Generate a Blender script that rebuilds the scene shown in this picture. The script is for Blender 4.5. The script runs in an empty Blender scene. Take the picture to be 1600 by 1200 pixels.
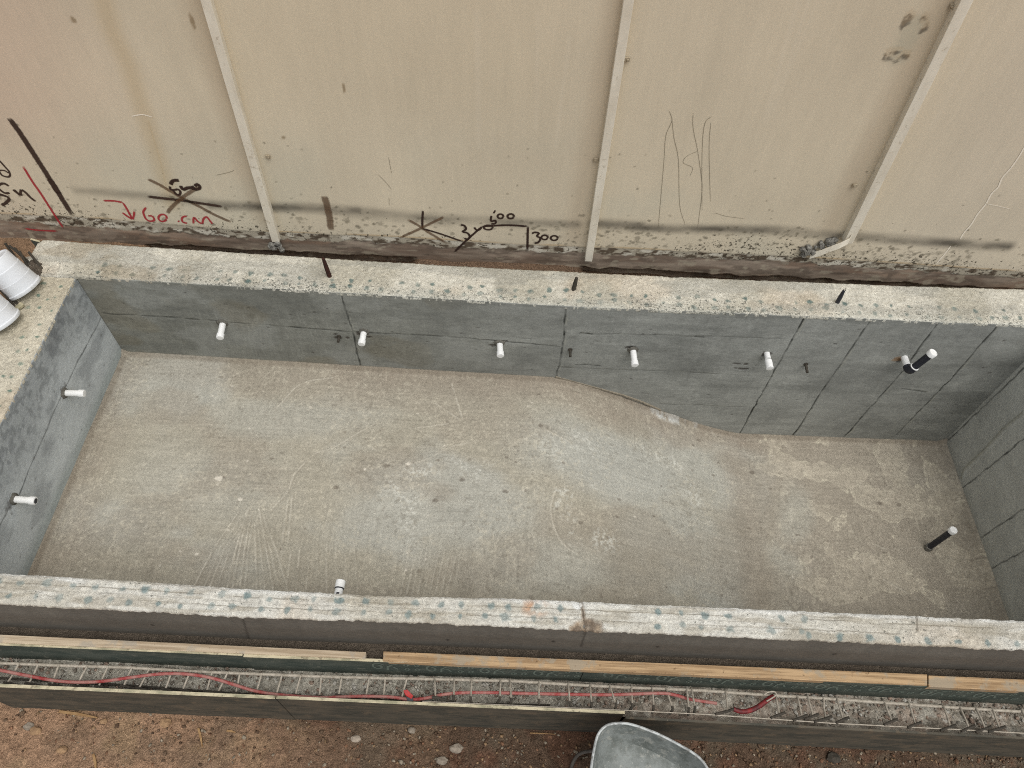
import bpy, math, random
import numpy as np
from mathutils import Vector, Matrix

rng = np.random.RandomState(7)
random.seed(7)
SC = bpy.context.scene
COL = SC.collection

# ------------------------------------------------------------------ camera, sky, sun, exposure
CAM = np.array((3.0556, -3.5235, 3.9424))
ROT = (0.6166, -0.0377, 0.0343)
FPX = 1158.55                                   # focal length in photo pixels (photo 1600 wide)
cam = bpy.data.cameras.new('camera')
cam.sensor_width = 36.0
cam.lens = FPX / 1600 * 36
cam.clip_start = 0.05
cam.clip_end = 500
camo = bpy.data.objects.new('camera', cam)
camo.location = CAM
camo.rotation_euler = ROT
COL.objects.link(camo)
SC.camera = camo

SUN_EL, SUN_AZ = math.radians(67), math.radians(146)     # azimuth clockwise from +Y
world = bpy.data.worlds.new('World')
SC.world = world
world.use_nodes = True
nt = world.node_tree
bg = nt.nodes['Background']
sky = nt.nodes.new('ShaderNodeTexSky')
sky.sky_type = 'NISHITA'
sky.sun_disc = False
sky.sun_elevation = SUN_EL
sky.sun_rotation = SUN_AZ
sky.dust_density = 4.0
hs = nt.nodes.new('ShaderNodeHueSaturation')             # a white overcast sky
hs.inputs['Saturation'].default_value = 0.22
nt.links.new(sky.outputs[0], hs.inputs['Color'])
nt.links.new(hs.outputs[0], bg.inputs['Color'])
bg.inputs['Strength'].default_value = 0.13

sun = bpy.data.lights.new('sun', 'SUN')
sun.energy = 1.5
sun.angle = math.radians(55)
sun.color = (1.0, 0.96, 0.9)
suno = bpy.data.objects.new('sun', sun)
sd = Vector((math.sin(SUN_AZ) * math.cos(SUN_EL), math.cos(SUN_AZ) * math.cos(SUN_EL), math.sin(SUN_EL)))
suno.rotation_euler = (-sd).to_track_quat('-Z', 'Y').to_euler()
COL.objects.link(suno)

SC.view_settings.view_transform = 'Standard'
SC.view_settings.look = 'None'
SC.view_settings.exposure = -0.04
SC.view_settings.gamma = 1.0
SC.cycles.pixel_filter_type = 'BLACKMAN_HARRIS'
SC.cycles.filter_width = 1.0
SC.cycles.use_denoising = False
SC.cycles.diffuse_bounces = 6
SC.cycles.max_bounces = 12
SC.cycles.transparent_max_bounces = 24

# ------------------------------------------------------------------ measuring helpers
RM = np.array(camo.rotation_euler.to_matrix())


def ray(x, y):
    return RM @ np.array([(x - 800) / FPX, -(y - 600) / FPX, -1.0])


def onz(x, y, z):
    r = ray(x, y)
    return CAM + r * (z - CAM[2]) / r[2]


def ony(x, y, yy):
    r = ray(x, y)
    return CAM + r * (yy - CAM[1]) / r[1]


def onx(x, y, xx):
    r = ray(x, y)
    return CAM + r * (xx - CAM[0]) / r[0]


# ------------------------------------------------------------------ dimensions (metres)
L, W = 7.0, 2.1473
D1, D2 = 0.8895, 1.6216
TB, TF, TL, TR = 0.341, 0.151, 0.33, 0.3
XB1, XB2 = 3.44, 5.15
YF = 0.5176                                   # face of the fence
Z_SOIL = -1.11
Z_BACK = -0.19


def floor_z(x):
    t = np.clip((np.asarray(x, float) - XB1) / (XB2 - XB1), 0, 1)
    s = 0.55 * t + 0.45 * t * t * (3 - 2 * t)
    return -D1 - (D2 - D1) * s


def on_floor(x, y):
    z = -D1
    for _ in range(12):
        p = onz(x, y, z)
        z = 0.5 * z + 0.5 * float(floor_z(p[0]))
    return onz(x, y, z)


# ------------------------------------------------------------------ noise and colour
TAB = np.random.RandomState(3).rand(256, 256)


def vn(x, y, seed=0):
    x = np.asarray(x, float) + seed * 17.31
    y = np.asarray(y, float) + seed * 9.77
    xi = np.floor(x).astype(int)
    yi = np.floor(y).astype(int)
    fx = x - xi
    fy = y - yi
    fx = fx * fx * (3 - 2 * fx)
    fy = fy * fy * (3 - 2 * fy)
    a = TAB[xi & 255, yi & 255]
    b = TAB[(xi + 1) & 255, yi & 255]
    c = TAB[xi & 255, (yi + 1) & 255]
    d = TAB[(xi + 1) & 255, (yi + 1) & 255]
    return (a * (1 - fx) + b * fx) * (1 - fy) + (c * (1 - fx) + d * fx) * fy


def fbm(x, y, o=4, seed=0, gain=0.5):
    s = 0
    a = 1.0
    t = 0
    for k in range(o):
        s = s + a * vn(x * 2 ** k, y * 2 ** k, seed + k * 3)
        t += a
        a *= gain
    return s / t


def ss(a, b, x):
    t = np.clip((x - a) / (b - a), 0, 1)
    return t * t * (3 - 2 * t)


def lin(r, g, b, k=1.0):
    v = np.array((r, g, b), float) / 255
    return np.where(v <= 0.04045, v / 12.92, ((v + 0.055) / 1.055) ** 2.4) * k


def mixc(A, c, m):
    return A + (np.asarray(c) - A) * np.asarray(m)[..., None]


def brush(us, vs, A, pts, w, amt=1.0, soft=0.5):
    """soft polyline stroke of full width w on the mask A[u, v]"""
    r = w * 0.5
    R = r * (1 + soft)
    for (u0, v0), (u1, v1) in zip(pts[:-1], pts[1:]):
        i0, i1 = np.searchsorted(us, (min(u0, u1) - R, max(u0, u1) + R))
        j0, j1 = np.searchsorted(vs, (min(v0, v1) - R, max(v0, v1) + R))
        if i1 <= i0 or j1 <= j0:
            continue
        U, V = np.meshgrid(us[i0:i1], vs[j0:j1], indexing='ij')
        du, dv = u1 - u0, v1 - v0
        l2 = du * du + dv * dv + 1e-12
        t = np.clip(((U - u0) * du + (V - v0) * dv) / l2, 0, 1)
        d = np.hypot(U - u0 - t * du, V - v0 - t * dv)
        f = amt * (1 - ss(r * (1 - soft), R, d))
        A[i0:i1, j0:j1] = np.maximum(A[i0:i1, j0:j1], f)


def blob(us, vs, A, u, v, ru, rv, amt=1.0, seed=0, rag=0.5):
    R = max(ru, rv) * 1.6
    i0, i1 = np.searchsorted(us, (u - R, u + R))
    j0, j1 = np.searchsorted(vs, (v - R, v + R))
    if i1 <= i0 or j1 <= j0:
        return
    U, V = np.meshgrid(us[i0:i1], vs[j0:j1], indexing='ij')
    d = np.hypot((U - u) / ru, (V - v) / rv) + rag * (vn(U * 60, V * 60, seed) - 0.5)
    f = amt * (1 - ss(0.6, 1.15, d))
    A[i0:i1, j0:j1] = np.maximum(A[i0:i1, j0:j1], f)


# ------------------------------------------------------------------ materials
MATS = {}


def nodes_of(m):
    m.use_nodes = True
    t = m.node_tree
    return t, t.nodes, t.links


def add_math(N, Lk, op, a, b=None, c=None):
    n = N.new('ShaderNodeMath')
    n.operation = op
    for k, v in enumerate((a, b, c)):
        if v is None:
            continue
        if isinstance(v, (int, float)):
            n.inputs[k].default_value = v
        else:
            Lk.new(v, n.inputs[k])
    return n.outputs[0]


def noise(N, Lk, vec, scale, detail=6, rough=0.6):
    n = N.new('ShaderNodeTexNoise')
    n.inputs['Scale'].default_value = scale
    n.inputs['Detail'].default_value = detail
    n.inputs['Roughness'].default_value = rough
    Lk.new(vec, n.inputs['Vector'])
    return n.outputs['Fac']


def mat_col(name, fine=60, amt=0.25, bump=0.3, bdist=0.004, rough=0.9, stretch=(1, 1, 1), speck=None, grain=0.0, spec=0.25,
            metallic=0.0):
    """surface whose own colour comes from the mesh attribute Col, roughened by fine procedural grain"""
    m = bpy.data.materials.new(name)
    t, N, K = nodes_of(m)
    b = N['Principled BSDF']
    at = N.new('ShaderNodeAttribute')
    at.attribute_name = 'Col'
    tc = N.new('ShaderNodeTexCoord')
    mp = N.new('ShaderNodeMapping')
    mp.inputs['Scale'].default_value = stretch
    K.new(tc.outputs['Object'], mp.inputs['Vector'])
    v = mp.outputs[0]
    def wide(n, k=2.6):
        o = add_math(N, K, 'MULTIPLY_ADD', n, k, 0.5 - 0.5 * k)
        o.node.use_clamp = True
        return o
    n1 = wide(noise(N, K, v, fine, 8, 0.65))
    n2 = wide(noise(N, K, v, fine * 0.23, 5, 0.6))
    n3 = wide(noise(N, K, tc.outputs['Object'], 120, 3, 0.7), 3.0)
    n4 = wide(noise(N, K, tc.outputs['Object'], 52, 3, 0.6), 2.6)
    s = add_math(N, K, 'MULTIPLY_ADD', n1, 2 * amt, 1 - amt)
    s2 = add_math(N, K, 'MULTIPLY_ADD', n2, 1.2 * amt, 1 - 0.6 * amt)
    s = add_math(N, K, 'MULTIPLY', s, s2)
    g = add_math(N, K, 'MULTIPLY_ADD', n3, 2 * grain, 1 - grain)
    s = add_math(N, K, 'MULTIPLY', s, g)
    g = add_math(N, K, 'MULTIPLY_ADD', n4, 1.2 * grain, 1 - 0.6 * grain)
    s = add_math(N, K, 'MULTIPLY', s, g)
    mx = N.new('ShaderNodeVectorMath')
    mx.operation = 'SCALE'
    K.new(at.outputs['Color'], mx.inputs[0])
    K.new(s, mx.inputs['Scale'])
    colour = mx.outputs[0]
    if speck:
        sp = N.new('ShaderNodeAttribute')
        sp.attribute_name = 'spk'
        q1 = noise(N, K, tc.outputs['Object'], speck[0], 2, 0.5)
        q2 = noise(N, K, tc.outputs['Object'], speck[0] * 2.7, 2, 0.5)
        q = add_math(N, K, 'MAXIMUM', q1, add_math(N, K, 'MULTIPLY', q2, 0.97))
        thr = add_math(N, K, 'MULTIPLY_ADD', sp.outputs['Fac'], -speck[2], speck[1])
        f = add_math(N, K, 'MULTIPLY', add_math(N, K, 'SUBTRACT', q, thr), 28.0)
        f.node.use_clamp = True
        f = add_math(N, K, 'MULTIPLY', f, speck[4])
        mm = N.new('ShaderNodeMix')
        mm.data_type = 'RGBA'
        K.new(f, mm.inputs['Factor'])
        K.new(colour, mm.inputs['A'])
        mm.inputs['B'].default_value = (*speck[3], 1)
        colour = mm.outputs['Result']
    K.new(colour, b.inputs['Base Color'])
    b.inputs['Roughness'].default_value = rough
    b.inputs['Specular IOR Level'].default_value = spec
    b.inputs['Metallic'].default_value = metallic
    bp = N.new('ShaderNodeBump')
    bp.inputs['Strength'].default_value = bump
    bp.inputs['Distance'].default_value = bdist
    h = add_math(N, K, 'MULTIPLY_ADD', n3, 0.5, n1)
    K.new(h, bp.inputs['Height'])
    K.new(bp.outputs[0], b.inputs['Normal'])
    MATS[name] = m
    return m


def mat_plain(name, c1, c2, scale=12, rough=0.6, metallic=0.0, bump=0.15, bdist=0.002, stretch=(1, 1, 1), spec=0.4, lo=0.35, hi=0.65, dirt=None):
    m = bpy.data.materials.new(name)
    t, N, K = nodes_of(m)
    b = N['Principled BSDF']
    tc = N.new('ShaderNodeTexCoord')
    mp = N.new('ShaderNodeMapping')
    mp.inputs['Scale'].default_value = stretch
    K.new(tc.outputs['Object'], mp.inputs['Vector'])
    n1 = noise(N, K, mp.outputs[0], scale, 8, 0.65)
    r = N.new('ShaderNodeMapRange')
    r.inputs[1].default_value = lo
    r.inputs[2].default_value = hi
    K.new(n1, r.inputs[0])
    mm = N.new('ShaderNodeMix')
    mm.data_type = 'RGBA'
    K.new(r.outputs[0], mm.inputs['Factor'])
    mm.inputs['A'].default_value = (*c1, 1)
    mm.inputs['B'].default_value = (*c2, 1)
    colour = mm.outputs['Result']
    if dirt:                                            # (scale, threshold, colour, strength): splashes and wear
        for sc_, th, dc, st in dirt:
            q = noise(N, K, tc.outputs['Object'], sc_, 5, 0.65)
            f = add_math(N, K, 'MULTIPLY', add_math(N, K, 'SUBTRACT', q, th), 14.0)
            f.node.use_clamp = True
            f = add_math(N, K, 'MULTIPLY', f, st)
            m2 = N.new('ShaderNodeMix')
            m2.data_type = 'RGBA'
            K.new(f, m2.inputs['Factor'])
            K.new(colour, m2.inputs['A'])
            m2.inputs['B'].default_value = (*dc, 1)
            colour = m2.outputs['Result']
    K.new(colour, b.inputs['Base Color'])
    b.inputs['Roughness'].default_value = rough
    b.inputs['Metallic'].default_value = metallic
    b.inputs['Specular IOR Level'].default_value = spec
    bp = N.new('ShaderNodeBump')
    bp.inputs['Strength'].default_value = bump
    bp.inputs['Distance'].default_value = bdist
    K.new(n1, bp.inputs['Height'])
    K.new(bp.outputs[0], b.inputs['Normal'])
    MATS[name] = m
    return m


def mat_paint(name, rgb, alpha=0.9, noise_scale=90, patchy=0.5):
    """thin paint film: solid along its middle, fading to nothing at its edges (attribute 'edge')"""
    m = bpy.data.materials.new(name)
    t, N, K = nodes_of(m)
    b = N['Principled BSDF']
    b.inputs['Roughness'].default_value = 0.85
    b.inputs['Specular IOR Level'].default_value = 0.15
    tc = N.new('ShaderNodeTexCoord')
    n1 = noise(N, K, tc.outputs['Object'], noise_scale, 6, 0.7)
    at = N.new('ShaderNodeAttribute')
    at.attribute_name = 'edge'
    a = add_math(N, K, 'MULTIPLY_ADD', n1, patchy, -patchy * 0.5)
    a = add_math(N, K, 'ADD', a, at.outputs['Fac'])
    mr = N.new('ShaderNodeMapRange')
    mr.interpolation_type = 'SMOOTHSTEP'
    mr.inputs[1].default_value = 0.05
    mr.inputs[2].default_value = 0.75
    mr.inputs[4].default_value = alpha
    K.new(a, mr.inputs[0])
    b.inputs['Base Color'].default_value = (*rgb, 1)
    K.new(mr.outputs[0], b.inputs['Alpha'])
    MATS[name] = m
    return m


# ------------------------------------------------------------------ mesh helpers
def add_attr(me, name, vals):
    vals = np.asarray(vals, np.float32)
    if vals.ndim == 2:
        a = me.attributes.new(name, 'FLOAT_COLOR', 'POINT')
        full = np.ones((len(vals), 4), np.float32)
        full[:, :3] = np.clip(vals, 0, 1)
        a.data.foreach_set('color', full.ravel())
    else:
        a = me.attributes.new(name, 'FLOAT', 'POINT')
        a.data.foreach_set('value', vals.ravel())


def link(name, me, mat=None, parent=None, smooth=True):
    if mat is not None:
        me.materials.append(mat)
    if smooth:
        me.polygons.foreach_set('use_smooth', np.ones(len(me.polygons), bool))
    me.update()
    o = bpy.data.objects.new(name, me)
    COL.objects.link(o)
    if parent is not None:
        o.parent = parent
        o.matrix_parent_inverse = parent.matrix_world.inverted() if parent.location.length == 0 else Matrix.Translation(-parent.location)
    return o


def grid(name, P, mat, parent=None, col=None, spk=None, smooth=True, flip=False):
    nu, nv = P.shape[:2]
    idx = np.arange(nu * nv).reshape(nu, nv)
    q = np.stack((idx[:-1, :-1], idx[1:, :-1], idx[1:, 1:], idx[:-1, 1:]), -1).reshape(-1, 4)
    if flip:
        q = q[:, ::-1]
    me = bpy.data.meshes.new(name)
    me.vertices.add(nu * nv)
    me.vertices.foreach_set('co', np.ascontiguousarray(P, np.float32).ravel())
    me.loops.add(q.size)
    me.loops.foreach_set('vertex_index', np.ascontiguousarray(q, np.int32).ravel())
    me.polygons.add(len(q))
    me.polygons.foreach_set('loop_start', np.arange(0, q.size, 4, dtype=np.int32))
    me.update(calc_edges=True)
    if col is not None:
        add_attr(me, 'Col', col.reshape(-1, 3))
    if spk is not None:
        add_attr(me, 'spk', spk.reshape(-1))
    return link(name, me, mat, parent, smooth)


class MB:
    """collects shapes that become ONE mesh"""

    def __init__(s):
        s.v = []
        s.f = []
        s.c = []
        s.e = []

    def add(s, v, f, col=None, edge=None):
        o = len(s.v)
        s.v += [tuple(map(float, p)) for p in v]
        s.f += [tuple(int(i) + o for i in q) for q in f]
        if col is not None:
            s.c += [col] * len(v)
        if edge is not None:
            s.e += list(edge)

    def tube(s, pts, r, n=10, cap=True, col=None):
        pts = [np.asarray(p, float) for p in pts]
        rs = r if isinstance(r, (list, tuple, np.ndarray)) else [r] * len(pts)
        V = []
        F = []
        t0 = pts[1] - pts[0]
        up = np.array((0, 0, 1.0)) if abs(t0[2]) < 0.9 * np.linalg.norm(t0) else np.array((1.0, 0, 0))
        for i, p in enumerate(pts):
            t = pts[min(i + 1, len(pts) - 1)] - pts[max(i - 1, 0)]
            t = t / (np.linalg.norm(t) + 1e-12)
            a = np.cross(t, up)
            a /= np.linalg.norm(a) + 1e-12
            b = np.cross(a, t)
            up = b
            for k in range(n):
                w = 2 * math.pi * k / n
                V.append(p + rs[i] * (math.cos(w) * a + math.sin(w) * b))
        for i in range(len(pts) - 1):
            for k in range(n):
                k2 = (k + 1) % n
                F.append((i * n + k, i * n + k2, (i + 1) * n + k2, (i + 1) * n + k))
        if cap:
            F.append(tuple(range(n))[::-1])
            F.append(tuple((len(pts) - 1) * n + k for k in range(n)))
        s.add(V, F, col)
        return s

    def lathe(s, base, axis, prof, n=28, col=None):
        """prof: (distance along axis, radius)"""
        base = np.asarray(base, float)
        ax = np.asarray(axis, float)
        ax = ax / np.linalg.norm(ax)
        h = np.array((0, 0, 1.0)) if abs(ax[2]) < 0.9 else np.array((1.0, 0, 0))
        a = np.cross(ax, h)
        a /= np.linalg.norm(a)
        b = np.cross(ax, a)
        V = []
        F = []
        for d, r in prof:
            for k in range(n):
                w = 2 * math.pi * k / n
                V.append(base + ax * d + max(r, 1e-4) * (math.cos(w) * a + math.sin(w) * b))
        for i in range(len(prof) - 1):
            for k in range(n):
                k2 = (k + 1) % n
                F.append((i * n + k, i * n + k2, (i + 1) * n + k2, (i + 1) * n + k))
        F.append(tuple(range(n))[::-1])
        F.append(tuple((len(prof) - 1) * n + k for k in range(n)))
        s.add(V, F, col)
        return s

    def prism(s, quad, d, col=None):
        """closed slab: polygon 'quad' pushed along the vector d"""
        q = [np.asarray(p, float) for p in quad]
        n = len(q)
        V = q + [p + np.asarray(d, float) for p in q]
        F = [tuple(range(n)), tuple(range(n, 2 * n))[::-1]]
        for k in range(n):
            k2 = (k + 1) % n
            F.append((k, n + k, n + k2, k2))
        s.add(V, F, col)
        return s

    def box(s, lo, hi, col=None):
        x0, y0, z0 = lo
        x1, y1, z1 = hi
        return s.prism([(x0, y0, z0), (x1, y0, z0), (x1, y1, z0), (x0, y1, z0)], (0, 0, z1 - z0), col)

    def build(s, name, mat, parent=None, smooth=False, bevel=0.0):
        me = bpy.data.meshes.new(name)
        me.from_pydata(s.v, [], s.f)
        me.update()
        import bmesh
        bm = bmesh.new()
        bm.from_mesh(me)
        bmesh.ops.recalc_face_normals(bm, faces=bm.faces)
        bm.to_mesh(me)
        bm.free()
        if s.c:
            add_attr(me, 'Col', np.array(s.c))
        if s.e:
            add_attr(me, 'edge', np.array(s.e))
        o = link(name, me, mat, parent, False)
        if smooth:
            ang = math.radians(40)
            me.polygons.foreach_set('use_smooth', np.ones(len(me.polygons), bool))
            try:
                me.set_sharp_from_angle(angle=ang)
            except Exception:
                pass
        if bevel:
            mo = o.modifiers.new('edge', 'BEVEL')
            mo.width = bevel
            mo.segments = 2
            mo.limit_method = 'ANGLE'
        return o


def thing(name, label, cat, loc=(0, 0, 0), group=None):
    o = bpy.data.objects.new(name, None)
    o.empty_display_size = 0.1
    o.location = [float(v) for v in loc]
    COL.objects.link(o)
    return tag(o, label, cat, group)


def tag(o, label, cat, group=None, kind=None):
    if label:
        o['label'] = label
    if cat:
        o['category'] = cat
    if group:
        o['group'] = group
    if kind:
        o['kind'] = kind
    return o


def structure(o):
    o['kind'] = 'structure'
    return o


def smooth_path(pts, n=6):
    """Catmull-Rom through the points"""
    P = [np.asarray(p, float) for p in pts]
    P = [2 * P[0] - P[1]] + P + [2 * P[-1] - P[-2]]
    out = []
    for i in range(1, len(P) - 2):
        for k in range(n):
            t = k / n
            out.append(0.5 * (2 * P[i] + (P[i + 1] - P[i - 1]) * t + (2 * P[i - 1] - 5 * P[i] + 4 * P[i + 1] - P[i + 2]) * t * t
                              + (3 * P[i] - P[i - 1] - 3 * P[i + 1] + P[i + 2]) * t ** 3))
    out.append(P[-2])
    return out


# ------------------------------------------------------------------ the materials used
M_FENCE = mat_col('fence_paint', 40, 0.02, 0.15, 0.003, 0.8, (1.6, 1, 0.22), (40, 0.83, 0.26, tuple(lin(62, 56, 44)), 0.85), grain=0.035)
M_FLOOR = mat_col('screed', 46, 0.09, 0.5, 0.004, 0.92, grain=0.15)
M_WALL = mat_col('cast_concrete', 24, 0.09, 0.3, 0.003, 0.85, (0.8, 0.8, 1.6), (30, 0.80, 0.1, tuple(lin(48, 50, 48)), 0.6), grain=0.13)
M_RIM = mat_col('rough_concrete', 40, 0.12, 0.8, 0.006, 0.95, speck=(60, 0.72, 0.22, tuple(lin(84, 86, 80)), 0.75), grain=0.14)
M_SOIL = mat_col('soil', 60, 0.22, 0.9, 0.008, 0.98, speck=(60, 0.80, 0.2, tuple(lin(70, 60, 50)), 0.5), grain=0.25, spec=0.1)
M_GRAV = mat_col('gravel', 70, 0.25, 0.8, 0.005, 0.95, grain=0.25, spec=0.15)
M_POST = mat_plain('post_paint', tuple(lin(228, 222, 206)), tuple(lin(212, 204, 186)), 10, 0.75, bump=0.1, stretch=(1, 1, 0.4), dirt=((26, 0.60, tuple(lin(150, 136, 112)), 0.5), (60, 0.66, tuple(lin(96, 88, 72)), 0.6)))
M_TAB = mat_plain('tab_paint', tuple(lin(176, 164, 142)), tuple(lin(150, 138, 116)), 30, 0.85, bump=0.2)
M_WHITE = mat_plain('white_plastic', (0.86, 0.87, 0.86), (0.80, 0.81, 0.79), 8, 0.35, bump=0.03, spec=0.4, dirt=((60, 0.64, tuple(lin(170, 164, 150)), 0.6),))
M_BUCKET = mat_plain('bucket_plastic', (0.74, 0.77, 0.80), (0.66, 0.69, 0.72), 7, 0.4, bump=0.05, spec=0.4, dirt=((24, 0.66, tuple(lin(130, 134, 130)), 0.7), (9, 0.60, tuple(lin(176, 176, 168)), 0.5)))
M_BLACK = mat_plain('black_plastic', tuple(lin(36, 38, 46)), tuple(lin(46, 48, 55)), 20, 0.45, bump=0.05)
M_RUST = mat_plain('rusty_steel', tuple(lin(70, 42, 34)), tuple(lin(48, 36, 32)), 60, 0.85, bump=0.4, spec=0.2)
M_REBAR = mat_plain('dusty_rebar', tuple(lin(184, 176, 162)), tuple(lin(150, 142, 128)), 50, 0.85, bump=0.4, spec=0.2)
M_DARKBAR = mat_plain('dark_rebar', tuple(lin(58, 56, 50)), tuple(lin(76, 70, 62)), 50, 0.8, bump=0.4, spec=0.2)
M_CABLE = mat_plain('red_cable', tuple(lin(150, 56, 56)), tuple(lin(164, 116, 108)), 14, 0.7, bump=0.2, lo=0.38, hi=0.58, dirt=((60, 0.60, tuple(lin(150, 132, 118)), 0.7),))
M_RED = mat_plain('red_plastic', tuple(lin(190, 34, 30)), tuple(lin(150, 30, 28)), 30, 0.5)
M_PLANK = mat_plain('raw_timber', tuple(lin(190, 162, 126)), tuple(lin(150, 124, 94)), 22, 0.88, bump=0.3, stretch=(0.12, 2.5, 2.5), spec=0.15, lo=0.42, hi=0.6, dirt=((7, 0.52, tuple(lin(160, 150, 132)), 0.75), (34, 0.62, tuple(lin(96, 74, 52)), 0.75), (60, 0.64, tuple(lin(110, 96, 76)), 0.5)))
M_PLANKG = mat_plain('weathered_timber', tuple(lin(194, 178, 154)), tuple(lin(162, 144, 120)), 22, 0.88, bump=0.3, stretch=(0.12, 2.5, 2.5), spec=0.15, lo=0.42, hi=0.6, dirt=((7, 0.57, tuple(lin(160, 154, 142)), 0.6), (40, 0.64, tuple(lin(104, 88, 68)), 0.7)))
M_PLY = mat_plain('green_film_plywood', tuple(lin(64, 74, 68)), tuple(lin(86, 92, 84)), 14, 0.65, bump=0.15, stretch=(0.4, 1, 1), spec=0.25, lo=0.42, hi=0.6, dirt=((18, 0.60, tuple(lin(122, 122, 110)), 0.55), (50, 0.62, tuple(lin(128, 126, 114)), 0.6)))
M_PLYB = mat_plain('dirty_plywood', tuple(lin(96, 90, 79)), tuple(lin(74, 73, 66)), 12, 0.85, bump=0.3, stretch=(0.35, 1, 1), spec=0.15, lo=0.42, hi=0.6, dirt=((10, 0.56, tuple(lin(112, 100, 84)), 0.6), (46, 0.62, tuple(lin(132, 122, 104)), 0.5), (26, 0.62, tuple(lin(54, 50, 44)), 0.6)))
M_PLYEDGE = mat_plain('plywood_edge', tuple(lin(198, 188, 160)), tuple(lin(150, 146, 122)), 20, 0.9, bump=0.3, stretch=(0.5, 1, 1), spec=0.1, lo=0.42, hi=0.6, dirt=((16, 0.57, tuple(lin(118, 108, 90)), 0.7), (50, 0.60, tuple(lin(92, 86, 74)), 0.6)))
M_PRINT = mat_paint('faded_print', tuple(lin(136, 148, 136)), 0.5, 60, 1.4)
M_BARROW = mat_plain('galvanised_tray', tuple(lin(132, 137, 134)), tuple(lin(100, 105, 101)), 12, 0.6, 0.1, 0.3, 0.004, spec=0.35, lo=0.4, hi=0.62, dirt=((20, 0.56, tuple(lin(164, 164, 156)), 0.6), (44, 0.58, tuple(lin(100, 100, 94)), 0.6), (90, 0.6, tuple(lin(170, 170, 164)), 0.5)))
M_BRIM = mat_plain('bare_steel_rim', tuple(lin(190, 194, 192)), tuple(lin(140, 142, 140)), 16, 0.55, 0.2, 0.2, lo=0.42, hi=0.6, dirt=((40, 0.58, tuple(lin(110, 108, 100)), 0.7),))
M_MORTAR = mat_plain('mortar_lump', tuple(lin(150, 148, 140)), tuple(lin(84, 82, 78)), 70, 0.95, bump=0.9, bdist=0.006, spec=0.1)
M_GROUT = mat_plain('pipe_grout', tuple(lin(118, 116, 108)), tuple(lin(84, 82, 76)), 60, 0.95, bump=0.8, bdist=.004, spec=0.1)
M_WOOD = mat_plain('wood_scrap', tuple(lin(168, 138, 100)), tuple(lin(136, 106, 74)), 20, 0.9, bump=0.2, spec=0.1)
M_STONEO = mat_plain('brown_stone', tuple(lin(168, 138, 106)), tuple(lin(134, 108, 84)), 45, 0.98, bump=0.8, bdist=.005, spec=0.1)
M_STONEG = mat_plain('grey_stone', tuple(lin(156, 146, 132)), tuple(lin(118, 108, 96)), 45, 0.98, bump=0.8, bdist=.005, spec=0.1)
M_STONEW = mat_plain('pale_stone', tuple(lin(176, 164, 148)), tuple(lin(136, 124, 112)), 25, 0.95, bump=0.5, spec=0.1)
P_BROWN = mat_paint('brown_spray', tuple(lin(104, 78, 56)), 0.6, 40, 1.1)
P_DARK = mat_paint('dark_brown_spray', tuple(lin(68, 52, 44)), 0.88, 55, 1.0)
P_BLACK = mat_paint('black_marker', tuple(lin(58, 42, 36)), 0.92, 70, 0.9)
P_RED = mat_paint('red_marker', tuple(lin(172, 56, 62)), 0.85, 70, 1.1)
P_SCRATCH = mat_paint('hairline_scratch', tuple(lin(112, 104, 86)), 0.48, 60, 1.5)
P_WHITE = mat_paint('white_flaking', tuple(lin(240, 232, 216)), 0.95, 80, 1.2)

# ------------------------------------------------------------------ measured edges of the concrete (photo pixel -> plan)
E_IN = np.array([onz(x, y, 0) for x, y in ((118, 432), (300, 443), (532, 457.5), (887, 478.5), (1255, 494), (1465, 503), (1600, 508))])
E_OUT = np.array([onz(x, y, 0) for x, y in ((63, 374), (200, 384), (400, 396), (600, 409), (800, 420), (1000, 430), (1200, 438), (1400, 446), (1600, 452))])
F_IN = np.array([onz(x, y, 0) for x, y in ((0, 896), (200, 907), (400, 921), (600, 931), (800, 935), (1000, 944), (1200, 952), (1600, 970))])
F_OUT = np.array([onz(x, y, 0) for x, y in ((0, 943), (200, 953), (400, 963), (600, 970), (800, 978), (1000, 988), (1200, 997), (1600, 1014))])


def ed(E, x):
    return np.interp(x, E[:, 0], E[:, 1])


def y_back(x):
    return ed(E_IN, x)


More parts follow.
